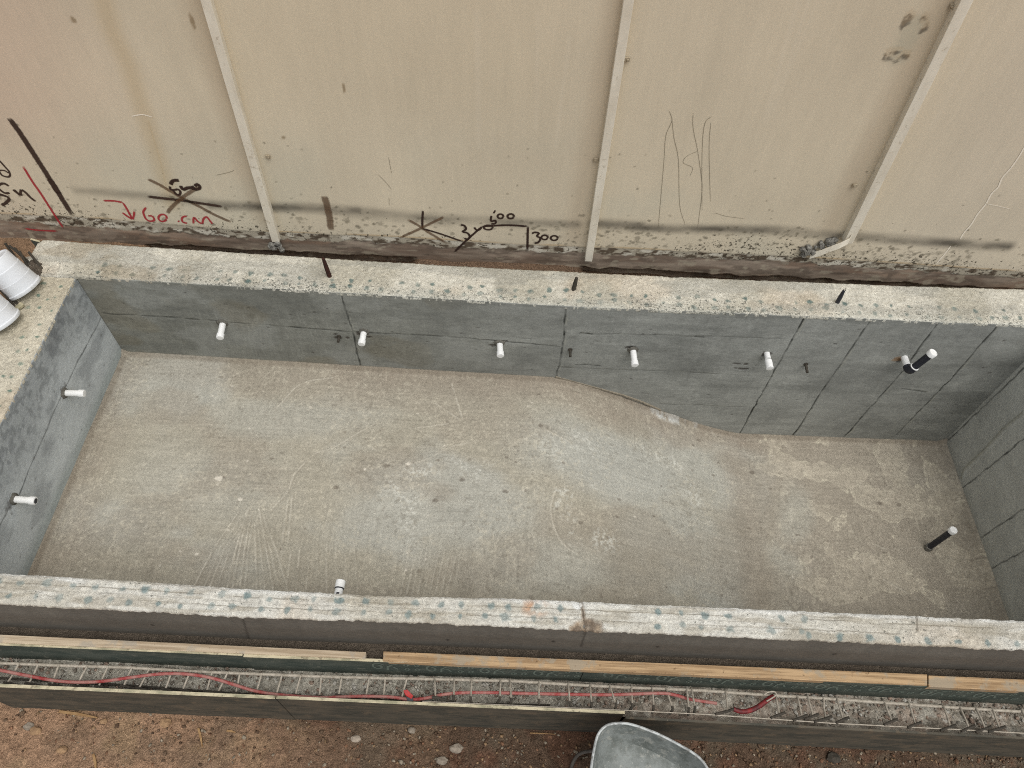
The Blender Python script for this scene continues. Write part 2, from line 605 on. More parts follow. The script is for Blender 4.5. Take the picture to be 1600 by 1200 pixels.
# ------------------------------------------------------------------ ground: one sheet, stepping down in front of the pool
def ground():
    # dense part in front of the formwork
    xs = np.arange(-1.2, 7.8, 0.009)
    ys = np.arange(-3.6, -2.30, 0.009)
    X, Y = np.meshgrid(xs, ys, indexing='ij')
    h = 0.03 * (fbm(X * 3, Y * 3, 5, 11) - 0.5) + 0.028 * np.clip(fbm(X * 26, Y * 26, 4, 5) - 0.5, -0.1, 1)
    Z = Z_SOIL + h
    tan = lin(182, 148, 120, 0.87)
    brown = lin(112, 92, 76, 0.85)
    grey = lin(118, 106, 90, 0.85)
    m = ss(0.9, 3.0, X + 0.9 * (fbm(X * 2, Y * 2, 4, 3) - 0.5))
    C = mixc(np.broadcast_to(tan, X.shape + (3,)), brown, m)
    C = mixc(C, grey, ss(0.5, 0.68, fbm(X * 4, Y * 4, 5, 21)) * (0.35 + 0.3 * m))
    C = mixc(C, lin(178, 150, 118, 0.85), ss(0.55, 0.7, fbm(X * 5, Y * 5, 4, 31)) * 0.6 * (1 - m))
    C = mixc(C, lin(122, 88, 70, 0.85), ss(0.55, 0.72, fbm(X * 6, Y * 6, 4, 41)) * 0.6 * m)
    C = C * (0.75 + 0.5 * fbm(X * 40, Y * 40, 3, 51))[..., None]
    spk = np.clip(0.25 + 0.7 * (m - 0.4) + 0.5 * (fbm(X * 5, Y * 5, 3, 8) - 0.5), 0, 1)
    g = grid('ground', np.stack((X, Y, Z), -1), M_SOIL, None, C, spk)
    # the rest of the site: coarse patches joined to the same mesh
    import bmesh
    bm = bmesh.new()
    bm.from_mesh(g.data)
    cl = bm.verts.layers.float_color['Col']

    def quad(x0, x1, y0, y1, z, c):
        n = 2
        vs = [bm.verts.new(p) for p in ((x0, y0, z), (x1, y0, z), (x1, y1, z), (x0, y1, z))]
        for v in vs:
            v[cl] = (*c, 1)
        bm.faces.new(vs)
    t = tuple(tan)
    quad(-60, 67, -60, -3.6, Z_SOIL, t)
    quad(-60, -1.2, -3.6, -2.3, Z_SOIL, t)
    quad(7.8, 67, -3.6, -2.3, Z_SOIL, t)
    quad(-60, -0.32, -2.3, 0.33, -0.75, t)
    quad(7.28, 67, -2.3, 0.33, -0.6, t)
    quad(-60, 67, 0.70, 60, Z_BACK, t)
    quad(-60, 67, -2.39, -2.28, -0.475, tuple(lin(112, 102, 90, 0.8)))
    bm.to_mesh(g.data)
    bm.free()
    # strip of soil between the pool wall and the fence, and the bank at its left end
    xs = np.arange(-1.6, 8.4, 0.012)
    ys = np.concatenate(([0.20, 0.26], np.arange(0.32, 0.72, 0.012)))
    X, Y = np.meshgrid(xs, ys, indexing='ij')
    Z = Z_BACK + 0.05 * (fbm(X * 4, Y * 6, 4, 2) - 0.5) + 0.03 * ss(0.42, 0.55, Y)
    Z = np.where(X < -0.40, Z - 0.5 * ss(0.36, 0.24, Y + 0.05 * vn(X * 9, Y * 3)), Z)
    Z = Z - 0.12 * ss(0.0, 0.4, X) * ss(0.50, 0.56, fbm(X * 1.1 + 3, X * 0, 4, 221))
    C = mixc(np.broadcast_to(lin(164, 134, 106, 0.8), X.shape + (3,)), lin(130, 108, 90, 0.8), ss(0.0, 0.9, X) * 0.7 + 0.3 * fbm(X * 9, Y * 9, 3, 4))
    s = grid('soil', np.stack((X, Y, Z), -1), M_SOIL, None, C, np.full(X.shape, 0.2))
    structure(s)
    structure(g)


ground()

# ------------------------------------------------------------------ the pool: walls, wall tops, floor
pool = thing('swimming_pool', 'long unfinished grey concrete swimming pool with sloping floor', 'swimming pool')


def pool_floor():
    st = 0.0065
    xs = np.arange(-0.02, 7.03, st)
    ys = np.arange(-2.17, 0.03, st)
    X, Y = np.meshgrid(xs, ys, indexing='ij')

    def w(pts):
        return [tuple(on_floor(*p)[:2]) for p in pts]
    tan = lin(163, 158, 143)
    grey = lin(171, 171, 162)
    C = np.broadcast_to(tan, X.shape + (3,)).copy()
    wx = X + 0.35 * (fbm(X * 2, Y * 2, 4, 61) - 0.5)
    wy = Y + 0.35 * (fbm(X * 2, Y * 2, 4, 62) - 0.5)
    gm = 0.75 * ss(0.44, 0.62, fbm(X * 0.9, Y * 1.2, 5, 12))
    for (px, py, rx, ry, a) in ((960, 720, .95, .45, .95), (700, 800, .9, .35, .75), (330, 760, .8, .5, .4), (450, 640, .9, .25, .45),
                                (1060, 830, .6, .4, .7), (1230, 850, .35, .35, .55), (850, 880, .9, .25, .5)):
        c = on_floor(px, py)
        gm = np.maximum(gm, a * (1 - ss(0.35, 1.15, np.hypot((wx - c[0]) / rx, (wy - c[1]) / ry))))
    C = mixc(C, grey, gm)
    # reddish brown dust along the back wall, the left wall and the slope's foot
    br = lin(150, 140, 126)
    bm_ = 0.75 * ss(-0.36, -0.06, wy) * (0.35 + 0.65 * ss(1.2, 2.2, X) * (1 - ss(5.4, 6.4, X)) + 0.25 * ss(6.3, 6.8, X))
    bm_ = np.maximum(bm_, 0.5 * (1 - ss(0.05, 0.4, wx)))
    c = on_floor(1110, 640)
    bm_ = np.maximum(bm_, 0.6 * (1 - ss(0.3, 1.1, np.hypot((wx - c[0]) / 0.75, (wy - c[1]) / 0.3))))
    foot = np.zeros(X.shape)
    brush(xs, ys, foot, w([(1140, 690), (1155, 740), (1168, 800), (1178, 860), (1190, 940)]), 0.26, 1.0, 0.95)
    bm_ = np.maximum(bm_, 0.5 * foot)
    bm_ *= 0.5 + 1.0 * fbm(X * 5, Y * 5, 4, 71)
    C = mixc(C, br, np.clip(bm_, 0, 1))
    # dark band where the front of the floor is dusty
    C = mixc(C, lin(150, 142, 128), 0.45 * ss(0.42, 0.62, fbm(X * 1.7, Y * 2.6, 5, 81)))
    # deep end: thin crust of paler laitance over brownish grey
    dx = ss(5.1, 5.5, wx)
    base = lin(160, 152, 138)
    C = mixc(C, base, 0.8 * dx)
    reg = np.zeros(X.shape)
    for (px, py, rx, ry, a) in ((1240, 728, .28, .10, 1), (1300, 735, .35, .14, 1), (1390, 722, .14, .16, .9), (1466, 750, .12, .22, 1), (1370, 775, .35, .14, .9), (1420, 800, .25, .12, .9), (1475, 800, .14, .2, .9),
                                (1350, 890, .3, .16, .95), (1320, 915, .3, .12, .9), (1410, 905, .2, .14, .8), (1290, 800, .2, .1, .6), (1185, 830, .10, .3, .7), (1500, 880, .2, .2, .8)):
        c = on_floor(px, py)
        reg = np.maximum(reg, a * (1 - ss(0.2, 1.5, np.hypot((X - c[0]) / rx, (Y - c[1]) / ry))))
    nz = fbm(X * 5, Y * 5, 6, 95)
    lev = reg * 0.62 + (nz - 0.5) * 1.5 + 0.25 * (fbm(X * 26, Y * 26, 4, 97) - 0.5) - 0.28
    crust = ss(-0.02, 0.03, lev)
    rough_ = ss(0.45, 0.6, fbm(X * 30, Y * 30, 4, 98))
    C = mixc(C, lin(192, 184, 166), 0.52 * crust * dx * (0.55 + 0.6 * rough_))
    rimc = (1 - ss(0.0, 0.05, np.abs(lev - 0.01))) * dx * ss(0.35, 0.6, fbm(X * 12, Y * 12, 3, 99))
    C = mixc(C, lin(212, 205, 184), np.clip(0.7 * rimc, 0, 1))
    sm = np.zeros(X.shape)
    for (px, py, rx, ry) in ((1240, 800, .22, .3), (1225, 870, .22, .25)):
        c = on_floor(px, py)
        sm = np.maximum(sm, 1 - ss(0.3, 1.1, np.hypot((wx - c[0]) / rx, (wy - c[1]) / ry)))
    C = mixc(C, lin(170, 168, 156), 0.7 * sm)
    # scuffed light rings at the edges of the big grey patch
    sc = np.zeros(X.shape)
    for pts in (((880, 735), (862, 770), (868, 800), (900, 830), (950, 845)), ((862, 700), (900, 690), (950, 700)), ((868, 750), (880, 770), (920, 760)), ((1000, 700), (1060, 730), (1090, 790)), ((650, 740), (700, 730), (760, 740)), ((620, 760), (640, 790), (640, 830))):
        brush(xs, ys, sc, w(pts), 0.16, 1.0, 0.95)
    sc *= ss(0.46, 0.64, fbm(X * 60, Y * 60, 4, 131)) * ss(0.42, 0.6, fbm(X * 7, Y * 7, 4, 133))
    C = mixc(C, lin(204, 204, 194), 0.6 * sc)
    sw = np.zeros(X.shape)
    r2 = np.random.RandomState(44)
    for k in range(150):
        x0, y0, an, R_, wd = r2.uniform(0.1, 6.8), r2.uniform(-2.1, -0.1), r2.uniform(0, 6.28), r2.uniform(0.25, 0.7), r2.uniform(0.04, 0.10)
        pts = [(x0 + R_ * math.cos(an + t), y0 + R_ * math.sin(an + t)) for t in np.linspace(0, r2.uniform(0.5, 1.3), 8)]
        one = np.zeros(X.shape)
        brush(xs, ys, one, pts, wd, 1.0, 0.5)
        sw += one * r2.choice((-1, 1)) * r2.uniform(0.3, 1.0)
    C = C * (1 + 0.055 * np.clip(sw, -1.5, 1.5) * (0.5 + fbm(X * 8, Y * 8, 3, 149)))[..., None]
    # pitted speckle
    pit = ss(0.60, 0.70, fbm(X * 45, Y * 45, 3, 15)) * ss(0.45, 0.6, fbm(X * 2.2, Y * 2.2, 4, 16))
    C = mixc(C, lin(196, 190, 172), 0.35 * pit)
    pit2 = ss(0.64, 0.74, fbm(X * 38 + 7, Y * 38, 3, 25)) * ss(0.45, 0.62, fbm(X * 1.8, Y * 1.8, 4, 26))
    C = mixc(C, lin(108, 100, 88), 0.28 * pit2)
    sx = fbm(X * 5, Y * 70, 3, 141) - 0.5
    sy = fbm(X * 70, Y * 5, 3, 143) - 0.5
    wsel = ss(0.42, 0.58, fbm(X * 1.6, Y * 1.6, 3, 145))
    C = C * (1 + 0.24 * (sx * wsel + sy * (1 - wsel)))[..., None]
    # trowel and broom marks: ridges of the screed
    H = np.zeros(X.shape)
    Rg = np.zeros(X.shape)
    r = np.random.RandomState(4)
    for k in range(900):
        x0 = r.uniform(0.1, 6.9)
        y0 = r.uniform(-2.1, -0.05)
        an = r.choice((r.normal(0.1, 0.25), r.normal(1.3, 0.25), r.normal(0.7, 0.3)), p=(0.45, 0.35, 0.2))
        ln = r.uniform(0.05, 0.35)
        cv = r.normal(0, 0.9)
        pts = []
        for t in np.linspace(0, 1, 7):
            a2 = an + cv * t * ln
            pts.append((x0 + ln * t * math.cos(a2), y0 + ln * t * math.sin(a2)))
        brush(xs, ys, Rg, pts, r.uniform(0.006, 0.014), r.uniform(0.1, 0.4), 0.6)
    R0, Rg = Rg, np.zeros(X.shape)
    for k in range(13):                                           # fan of broom lines in front left
        e = (300 + k * 12.5 + r.normal(0, 3), 925)
        s = (372 + k * 3.2, 792 + r.uniform(0, 26))
        brush(xs, ys, Rg, w([s, ((s[0] + e[0]) / 2 - 2 + 0.2 * k, 858), e]), 0.010, r.uniform(0.45, 0.85), 0.6)
    for k in range(9):
        e = (430 + k * 16, 925)
        s = (440 + k * 14, 840 + r.uniform(0, 30))
        brush(xs, ys, Rg, w([s, e]), 0.009, r.uniform(0.2, 0.6), 0.6)
    for k in range(10):
        s = (640 + k * 9, 850 + r.uniform(0, 20))
        brush(xs, ys, Rg, w([s, (s[0] - 14, 928)]), 0.008, r.uniform(0.2, 0.5), 0.6)
    for pts in (((462, 738), (490, 710), (520, 700), (560, 676), (590, 660)), ((420, 800), (447, 770), (460, 740)), ((630, 728), (670, 716), (700, 700), (740, 690)),
                ((640, 670), (700, 662)), ((680, 630), (718, 655)), ((706, 600), (722, 652)), ((450, 845), (456, 775)), ((440, 850), (450, 780)),
                ((1105, 668), (1122, 686)), ((1080, 640), (1115, 668)), ((1160, 695), (1170, 712), (1210, 712)), ((1440, 855), (1390, 858), (1370, 852)),
                ((890, 690), (850, 670)), ((1380, 905), (1440, 940)), ((870, 760), (860, 800), (880, 850), (930, 880)), ((520, 560 + 30), (470, 600), (430, 640))):
        brush(xs, ys, Rg, w(smooth2(pts)), 0.012, 0.55, 0.6)
    C = mixc(C, lin(206, 200, 182), 0.40 * R0 * ss(0.3, 0.62, fbm(X * 24, Y * 24, 3, 33)))
    C = mixc(C, lin(208, 203, 188), 0.55 * Rg * (0.25 + ss(0.3, 0.55, fbm(X * 14, Y * 14, 3, 34))))
    dk_ = np.roll(Rg, 2, 0)
    C = mixc(C, lin(128, 120, 106), 0.35 * dk_ * (1 - Rg))
    Rg = np.maximum(0.6 * R0, Rg)
    H += 0.005 * Rg + 0.004 * (sx * wsel + sy * (1 - wsel))
    # small droppings, holes and the knots of mortar
    dk = np.zeros(X.shape)
    for k in range(90):
        blob(xs, ys, dk, r.uniform(0.2, 6.9), r.uniform(-2.1, -0.1), r.uniform(.008, .022), r.uniform(.006, .016), r.uniform(0.3, 0.8), k)
    for (px, py) in ((525, 762), (604, 728), (1375, 787), (1405, 789), (680, 782), (722, 750), (790, 768), (845, 665), (1175, 738)):
        c = on_floor(px, py)
        blob(xs, ys, dk, c[0], c[1], .025, .018, 0.8, px)
    C = mixc(C, lin(96, 86, 76), 0.75 * dk)
    lt = np.zeros(X.shape)
    for (px, py, q) in ((307, 866, .015), (638, 725, .022), (375, 780, .02), (570, 733, .012), (342, 748, .03)):
        c = on_floor(px, py)
        blob(xs, ys, lt, c[0], c[1], q, q * .8, 0.9, px)
    for k in range(60):
        blob(xs, ys, lt, r.uniform(0.2, 6.9), r.uniform(-2.1, -0.1), r.uniform(.006, .014), r.uniform(.006, .012), r.uniform(0.3, 0.7), k + 200)
    C = mixc(C, lin(220, 214, 200), 0.8 * lt)
    # white spilled plaster at the foot of the slope by the back wall
    sp = np.zeros(X.shape)
    for pts in (((1018, 642), (1040, 652), (1070, 662)), ((1030, 650), (1060, 660)), ((1050, 652), (1085, 664))):
        brush(xs, ys, sp, w(pts), 0.05, 0.9, 0.9)
    sp *= ss(0.35, 0.6, fbm(X * 22, Y * 22, 3, 45))
    C = mixc(C, lin(198, 200, 196), sp)
    H += 0.012 * sp + 0.005 * (fbm(X * 7, Y * 7, 4, 55) - 0.5) + 0.003 * (crust * dx)
    # fillet against the walls
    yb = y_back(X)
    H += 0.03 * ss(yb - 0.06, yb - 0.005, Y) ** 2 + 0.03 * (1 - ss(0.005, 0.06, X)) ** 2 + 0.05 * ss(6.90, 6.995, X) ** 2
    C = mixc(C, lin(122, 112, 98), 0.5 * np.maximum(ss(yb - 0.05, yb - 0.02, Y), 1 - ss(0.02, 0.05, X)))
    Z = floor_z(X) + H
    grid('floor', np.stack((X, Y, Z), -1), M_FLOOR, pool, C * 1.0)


def smooth2(pts):
    return [tuple(p[:2]) for p in smooth_path([(a, b, 0) for a, b in pts], 4)]


pool_floor()


def joint_layer(us, vs, A, lines, w=0.010, amt=0.9, seed=0):
    r = np.random.RandomState(seed)
    for pts in lines:
        q = []
        for (u0, v0), (u1, v1) in zip(pts[:-1], pts[1:]):
            n = max(2, int(math.hypot(u1 - u0, v1 - v0) / 0.06))
            for t in np.linspace(0, 1, n):
                q.append((u0 + (u1 - u0) * t + r.normal(0, .0032), v0 + (v1 - v0) * t + r.normal(0, .0032)))
        for a, b in zip(q[:-1], q[1:]):
            brush(us, vs, A, [a, b], w * r.uniform(0.7, 1.25), amt * r.uniform(0.6, 1.0), 0.5)


def back_wall():
    st = 0.0075
    xs = np.arange(-0.03, 7.03, st)
    zs = np.arange(-1.70, -0.005, st)
    X, Z = np.meshgrid(xs, zs, indexing='ij')

    def w(pts):
        return [tuple(ony(x, y, 0)[[0, 2]]) for x, y in pts]
    left = lin(126, 127, 120)
    right = lin(148, 150, 145)
    C = mixc(np.broadcast_to(left, X.shape + (3,)), right, ss(1.5, 4.0, X))
    C = C * (0.62 + 0.76 * fbm(X * 2.6, Z * 4, 7, 101, 0.66))[..., None]
    C = C * ((0.86 + 0.28 * fbm(X * 8, Z * 30, 5, 103)) * (0.9 + 0.2 * fbm(X * 40, Z * 8, 4, 104)))[..., None]
    C = mixc(C, lin(100, 102, 98), 0.28 * ss(0.5, 0.66, fbm(X * 1.5, Z * 9, 5, 105)))
    C = mixc(C, lin(156, 158, 153), 0.4 * ss(0.55, 0.7, fbm(X * 2.6, Z * 4, 5, 107)))
    C = mixc(C, lin(116, 106, 82), 0.30 * ss(0.56, 0.68, fbm(X * 2, Z * 3, 4, 109)) * (1 - ss(2, 3, X)))
    # pale diagonal rub marks
    rub = np.zeros(X.shape)
    r = np.random.RandomState(9)
    for k in range(110):
        px = r.choice((r.uniform(380, 470), r.uniform(250, 520)))
        py = r.uniform(480, 545)
        brush(xs, zs, rub, w([(px, py), (px + r.uniform(3, 8), py + r.uniform(8, 22))]), 0.010, r.uniform(.08, .3), 0.9)
    for k in range(90):
        px = r.uniform(620, 1500)
        py = r.uniform(500, 600)
        brush(xs, zs, rub, w([(px, py), (px - r.uniform(2, 8), py + r.uniform(8, 26))]), 0.012, r.uniform(.05, .25), 0.9)
    C = mixc(C, lin(176, 178, 170), 0.6 * rub)
    J = np.zeros(X.shape)
    jl = [((533, 457), (544, 497), (551, 515), (563, 570)), ((884, 478), (880, 530), (868, 592)), ((1257, 495), (1232, 540), (1200, 596), (1156, 676)),
          ((1361, 500), (1340, 530), (1305, 580), (1237, 684)), ((1466, 504), (1412, 580), (1316, 686)), ((1562, 509), (1490, 590), (1402, 681)),
          ((160, 492), (260, 497), (340, 503), (420, 508), (550, 517)), ((551, 517), (700, 523), (800, 531), (875, 537)), ((905, 517), (1000, 520), (1140, 524), (1230, 529)),
          ((800, 523), (830, 526)), ((872, 569), (960, 574), (1060, 578), (1205, 588)), ((1030, 629), (1100, 631), (1160, 635))]
    joint_layer(xs, zs, J, [w(j) for j in jl[:6]], 0.012, 1.0, 1)
    joint_layer(xs, zs, J, [w(j) for j in jl[6:8]], 0.011, 0.8, 11)
    joint_layer(xs, zs, J, [w(j) for j in jl[8:]], 0.010, 0.5, 12)
    joint_layer(xs, zs, J, [w(j) for j in (((900, 566), (938, 568)), ((907, 517), (925, 518)), ((1085, 524), (1100, 525)), ((1410, 608), (1448, 614)))], 0.016, 1.0, 2)
    Jl = np.roll(J, 2, 0)
    C = mixc(C, lin(168, 168, 156), 0.5 * Jl * ss(0.5, 0.62, fbm(X * 9, Z * 9, 4, 6)))
    J *= 0.45 + 0.65 * ss(0.25, 0.55, fbm(X * 12, Z * 12, 4, 5))
    C = mixc(C, lin(46, 48, 44), np.clip(J, 0, 1))
    # honeycomb voids, stains round the pipes, pin holes
    V = np.zeros(X.shape)
    for (px, py, a, b) in ((1150, 567, .03, .012), (1160, 575, .045, .013), (1166, 568, .02, .012), (1148, 574, .02, .01), (528, 527, .03, .014), (524, 522, .012, .02), (543, 527, .016, .012), (575, 525, .035, .012),
                           (560, 520, .02, .03), (1197, 553, .04, .03), (1405, 563, .03, .025), (785, 530, .05, .015), (770, 536, .03, .02), (985, 541, .035, .03)):
        c = ony(px, py, 0)
        blob(xs, zs, V, c[0], c[2], a, b, 0.95, px, 0.9)
    for k in range(130):
        blob(xs, zs, V, r.uniform(0.2, 6.9), r.uniform(-1.4, -0.05), r.uniform(.006, .016), r.uniform(.005, .011), r.uniform(.25, .7), k)
    C = mixc(C, lin(58, 50, 44), 0.8 * V)
    for (px, py) in ((1402, 562),):
        rr = np.zeros(X.shape)
        c = ony(px, py, 0)
        blob(xs, zs, rr, c[0], c[2], .04, .035, .9, 2)
        C = mixc(C, lin(150, 112, 70), 0.7 * rr)
    # damp skirting of dust at the foot
    zf = floor_z(X)
    C = mixc(C, lin(150, 142, 122), 0.5 * (1 - ss(0.01, 0.05, Z - zf)) * (0.3 + fbm(X * 8, Z * 8, 3, 3)))
    yb = y_back(X) + 0.004 * (fbm(X * 3, Z * 3, 3, 12) - 0.5) + 0.006 * V + 0.004 * J
    P = np.stack((X, yb, Z), -1)
    # close it over the top and down the back
    x1 = xs[:, None]
    top = np.concatenate([np.stack((x1, y_back(x1), np.full_like(x1, -0.004)), -1), np.stack((x1, ed(E_OUT, x1) - 0.02, np.full_like(x1, -0.004)), -1),
                          np.stack((x1, ed(E_OUT, x1) - 0.02, np.full_like(x1, -0.8)), -1)], 1)
    P = np.concatenate((P, top), 1)
    C = np.concatenate((C, np.repeat(C[:, -1:], 3, 1)), 1)
    S = np.full(P.shape[:2], 0.15)
    grid('wall', P, M_WALL, pool, C, S)


back_wall()


def left_wall():
    st = 0.0075
    ys = np.arange(-2.16, 0.02, st)
    zs = np.arange(-0.98, -0.005, st)
    Y, Z = np.meshgrid(ys, zs, indexing='ij')

    def w(pts):
        return [tuple(onx(x, y, 0)[[1, 2]]) for x, y in pts]
    C = np.broadcast_to(lin(190, 196, 197), Y.shape + (3,)).copy()
    C = C * (0.76 + 0.48 * fbm(Y * 2.8, Z * 5, 7, 111, 0.64))[..., None]
    up = ss(-0.45, -0.15, Z + 0.25 * (fbm(Y * 2, Z * 2, 4, 113) - 0.5))
    C = mixc(C, lin(146, 151, 153), 0.55 * up)
    C = mixc(C, lin(172, 178, 178), 0.5 * up * ss(0.48, 0.66, fbm(Y * 34, Z * 34, 4, 115)))
    C = mixc(C, lin(104, 108, 110), 0.45 * up * ss(0.48, 0.64, fbm(Y * 28, Z * 28, 5, 116)))
    C = mixc(C, lin(96, 100, 104), 0.35 * ss(0.54, 0.70, fbm(Y * 3, Z * 6, 5, 117)))
    C = mixc(C, lin(138, 150, 146), 0.5 * ss(-0.72, -0.84, Z))
    J = np.zeros(Y.shape)
    joint_layer(ys, zs, J, [w(j) for j in (((157, 498), (128, 553), (98, 612)), ((98, 612), (60, 700), (28, 776)), ((20, 785), (0, 822), (-30, 880)))], 0.012, 0.85, 3)
    C = mixc(C, lin(60, 62, 62), np.clip(J * (0.6 + 0.6 * fbm(Y * 14, Z * 14, 3, 5)), 0, 1))
    V = np.zeros(Y.shape)
    r = np.random.RandomState(12)
    for k in range(60):
        blob(ys, zs, V, r.uniform(-2.1, 0), r.uniform(-.85, -.05), r.uniform(.006, .014), r.uniform(.005, .011), r.uniform(.25, .7), k)
    for (px, py) in ((98, 612), (20, 782), (14, 790), (100, 608)):
        c = onx(px, py, 0)
        blob(ys, zs, V, c[1], c[2], .04, .03, .8, px, .9)
    C = mixc(C, lin(70, 64, 58), 0.75 * V)
    P = np.stack((0.004 * (fbm(Y * 3, Z * 3, 3, 14) - 0.5), Y, Z), -1)
    y1 = ys[:, None]
    z_ = np.zeros_like(y1)
    top = np.concatenate([np.stack((z_, y1, z_ - 0.004), -1), np.stack((z_ - TL + 0.02, y1, z_ - 0.004), -1), np.stack((z_ - TL + 0.02, y1, z_ - 0.9), -1)], 1)
    P = np.concatenate((P, top), 1)
    C = np.concatenate((C, np.repeat(C[:, -1:], 3, 1)), 1)
    grid('wall', P, M_WALL, pool, C, np.full(P.shape[:2], 0.12))


left_wall()


def slope_lip():
    P = []
    for x, y in ((868, 592), (900, 601), (940, 612), (975, 622), (1005, 633), (1032, 645)):
        q = ony(x, y - 5, -0.012)
        P.append(q)
    mb = MB()
    for a, b in zip(P[:-1], P[1:]):
        mb.prism([a + np.array((0, .03, .004)), b + np.array((0, .03, .004)), b + np.array((0, -.016, 0)), a + np.array((0, -.020, 0))], (0, 0, .014))
    mb.build('cement_lip', mat_plain('lip_cement', tuple(lin(150, 142, 126)), tuple(lin(126, 118, 104)), 40, 0.9, bump=0.5), pool)['label'] = 'thin cement lip along the start of the slope'


slope_lip()


def right_wall():
    st = 0.009
    ys = np.arange(-2.16, 0.02, st)
    zs = np.arange(-1.70, -0.005, st)
    Y, Z = np.meshgrid(ys, zs, indexing='ij')

    def w(pts):
        return [tuple(onx(x, y, L)[[1, 2]]) for x, y in pts]
    C = np.broadcast_to(lin(188, 190, 184), Y.shape + (3,)).copy()
    C = C * (0.72 + 0.56 * fbm(Y * 3, Z * 4, 7, 121, 0.64))[..., None]
    C = mixc(C, lin(150, 152, 144), 0.6 * ss(-1.46, -1.58, Z + 0.05 * fbm(Y * 5, Z * 5, 3, 2)))
    J = np.zeros(Y.shape)
    joint_layer(ys, zs, J, [w(j) for j in (((1600, 686), (1505, 762)), ((1600, 795), (1530, 842)), ((1600, 861), (1542, 893)), ((1600, 575), (1477, 692)))], 0.012, 0.9, 5)
    C = mixc(C, lin(52, 54, 52), np.clip(J, 0, 1))
    R_ = np.zeros(Y.shape)
    brush(ys, zs, R_, w([(1600, 645), (1570, 670), (1540, 703), (1508, 733), (1504, 745)]), 0.03, 0.9, 0.4)
    C = mixc(C, lin(160, 160, 148), 0.75 * R_)
    P = np.stack((L - 0.012 * R_ + 0.004 * (fbm(Y * 3, Z * 3, 3, 24) - 0.5), Y, Z), -1)
    y1 = ys[:, None]
    z_ = np.zeros_like(y1)
    top = np.concatenate([np.stack((z_ + L, y1, z_ - 0.004), -1), np.stack((z_ + L + TR - 0.02, y1, z_ - 0.004), -1), np.stack((z_ + L + TR - 0.02, y1, z_ - 0.9), -1)], 1)
    P = np.concatenate((P, top), 1)
    C = np.concatenate((C, np.repeat(C[:, -1:], 3, 1)), 1)
    grid('wall', P, M_WALL, pool, C, np.full(P.shape[:2], 0.12), flip=True)


right_wall()


def front_wall():
    st = 0.009
    xs = np.arange(-0.34, 7.3, st)
    zo = np.arange(-0.022, -1.2, -0.012)
    X, Z = np.meshgrid(xs, zo, indexing='ij')
    C = np.broadcast_to(lin(108, 105, 98), X.shape + (3,)).copy()
    C = C * (0.8 + 0.4 * fbm(X * 4, Z * 4, 5, 131))[..., None]
    C = C * (0.9 + 0.2 * fbm(X * 26, Z * 2, 4, 133))[..., None]
    C = mixc(C, lin(84, 78, 70), 0.5 * ss(-0.18, -0.30, Z + 0.06 * (fbm(X * 3, Z * 3, 3, 6) - 0.5)))
    J = np.zeros(X.shape)
    zr = zo[::-1]
    for a in (((917, 985), (908, 1016)), ((378, 966), (388, 1000)), ((530, 1005), (529, 1010))):
        q = [tuple(ony(x, y, -2.30)[[0, 2]]) for x, y in a]
        Jr = J[:, ::-1]
        brush(xs, zr, Jr, q, 0.012, 0.7, 0.6)
    for (px, py) in ((865, 1008), (1028, 1016), (237, 980), (699, 1005), (1305, 1028)):
        c = ony(px, py, -2.30)
        blob(xs, zr, J[:, ::-1], c[0], c[2], .012, .02, .9, px)
    C = mixc(C, lin(44, 40, 36), 0.8 * J)
    Po = np.stack((X, ed(F_OUT, X) + 0.012 + 0.004 * fbm(X * 4, Z * 4, 3, 2), Z), -1)
    zi = np.array((-1.70, -1.2, -0.9, -0.5, -0.2, -0.03, -0.022))
    Xi, Zi = np.meshgrid(xs, zi, indexing='ij')
    Pi = np.stack((Xi, ed(F_IN, Xi) - 0.006, Zi), -1)
    Ci = np.broadcast_to(lin(126, 130, 126), Xi.shape + (3,))
    P = np.concatenate((Pi, Po), 1)
    grid('wall', P, M_WALL, pool, np.concatenate((Ci, C), 1), np.full(P.shape[:2], 0.1))


front_wall()


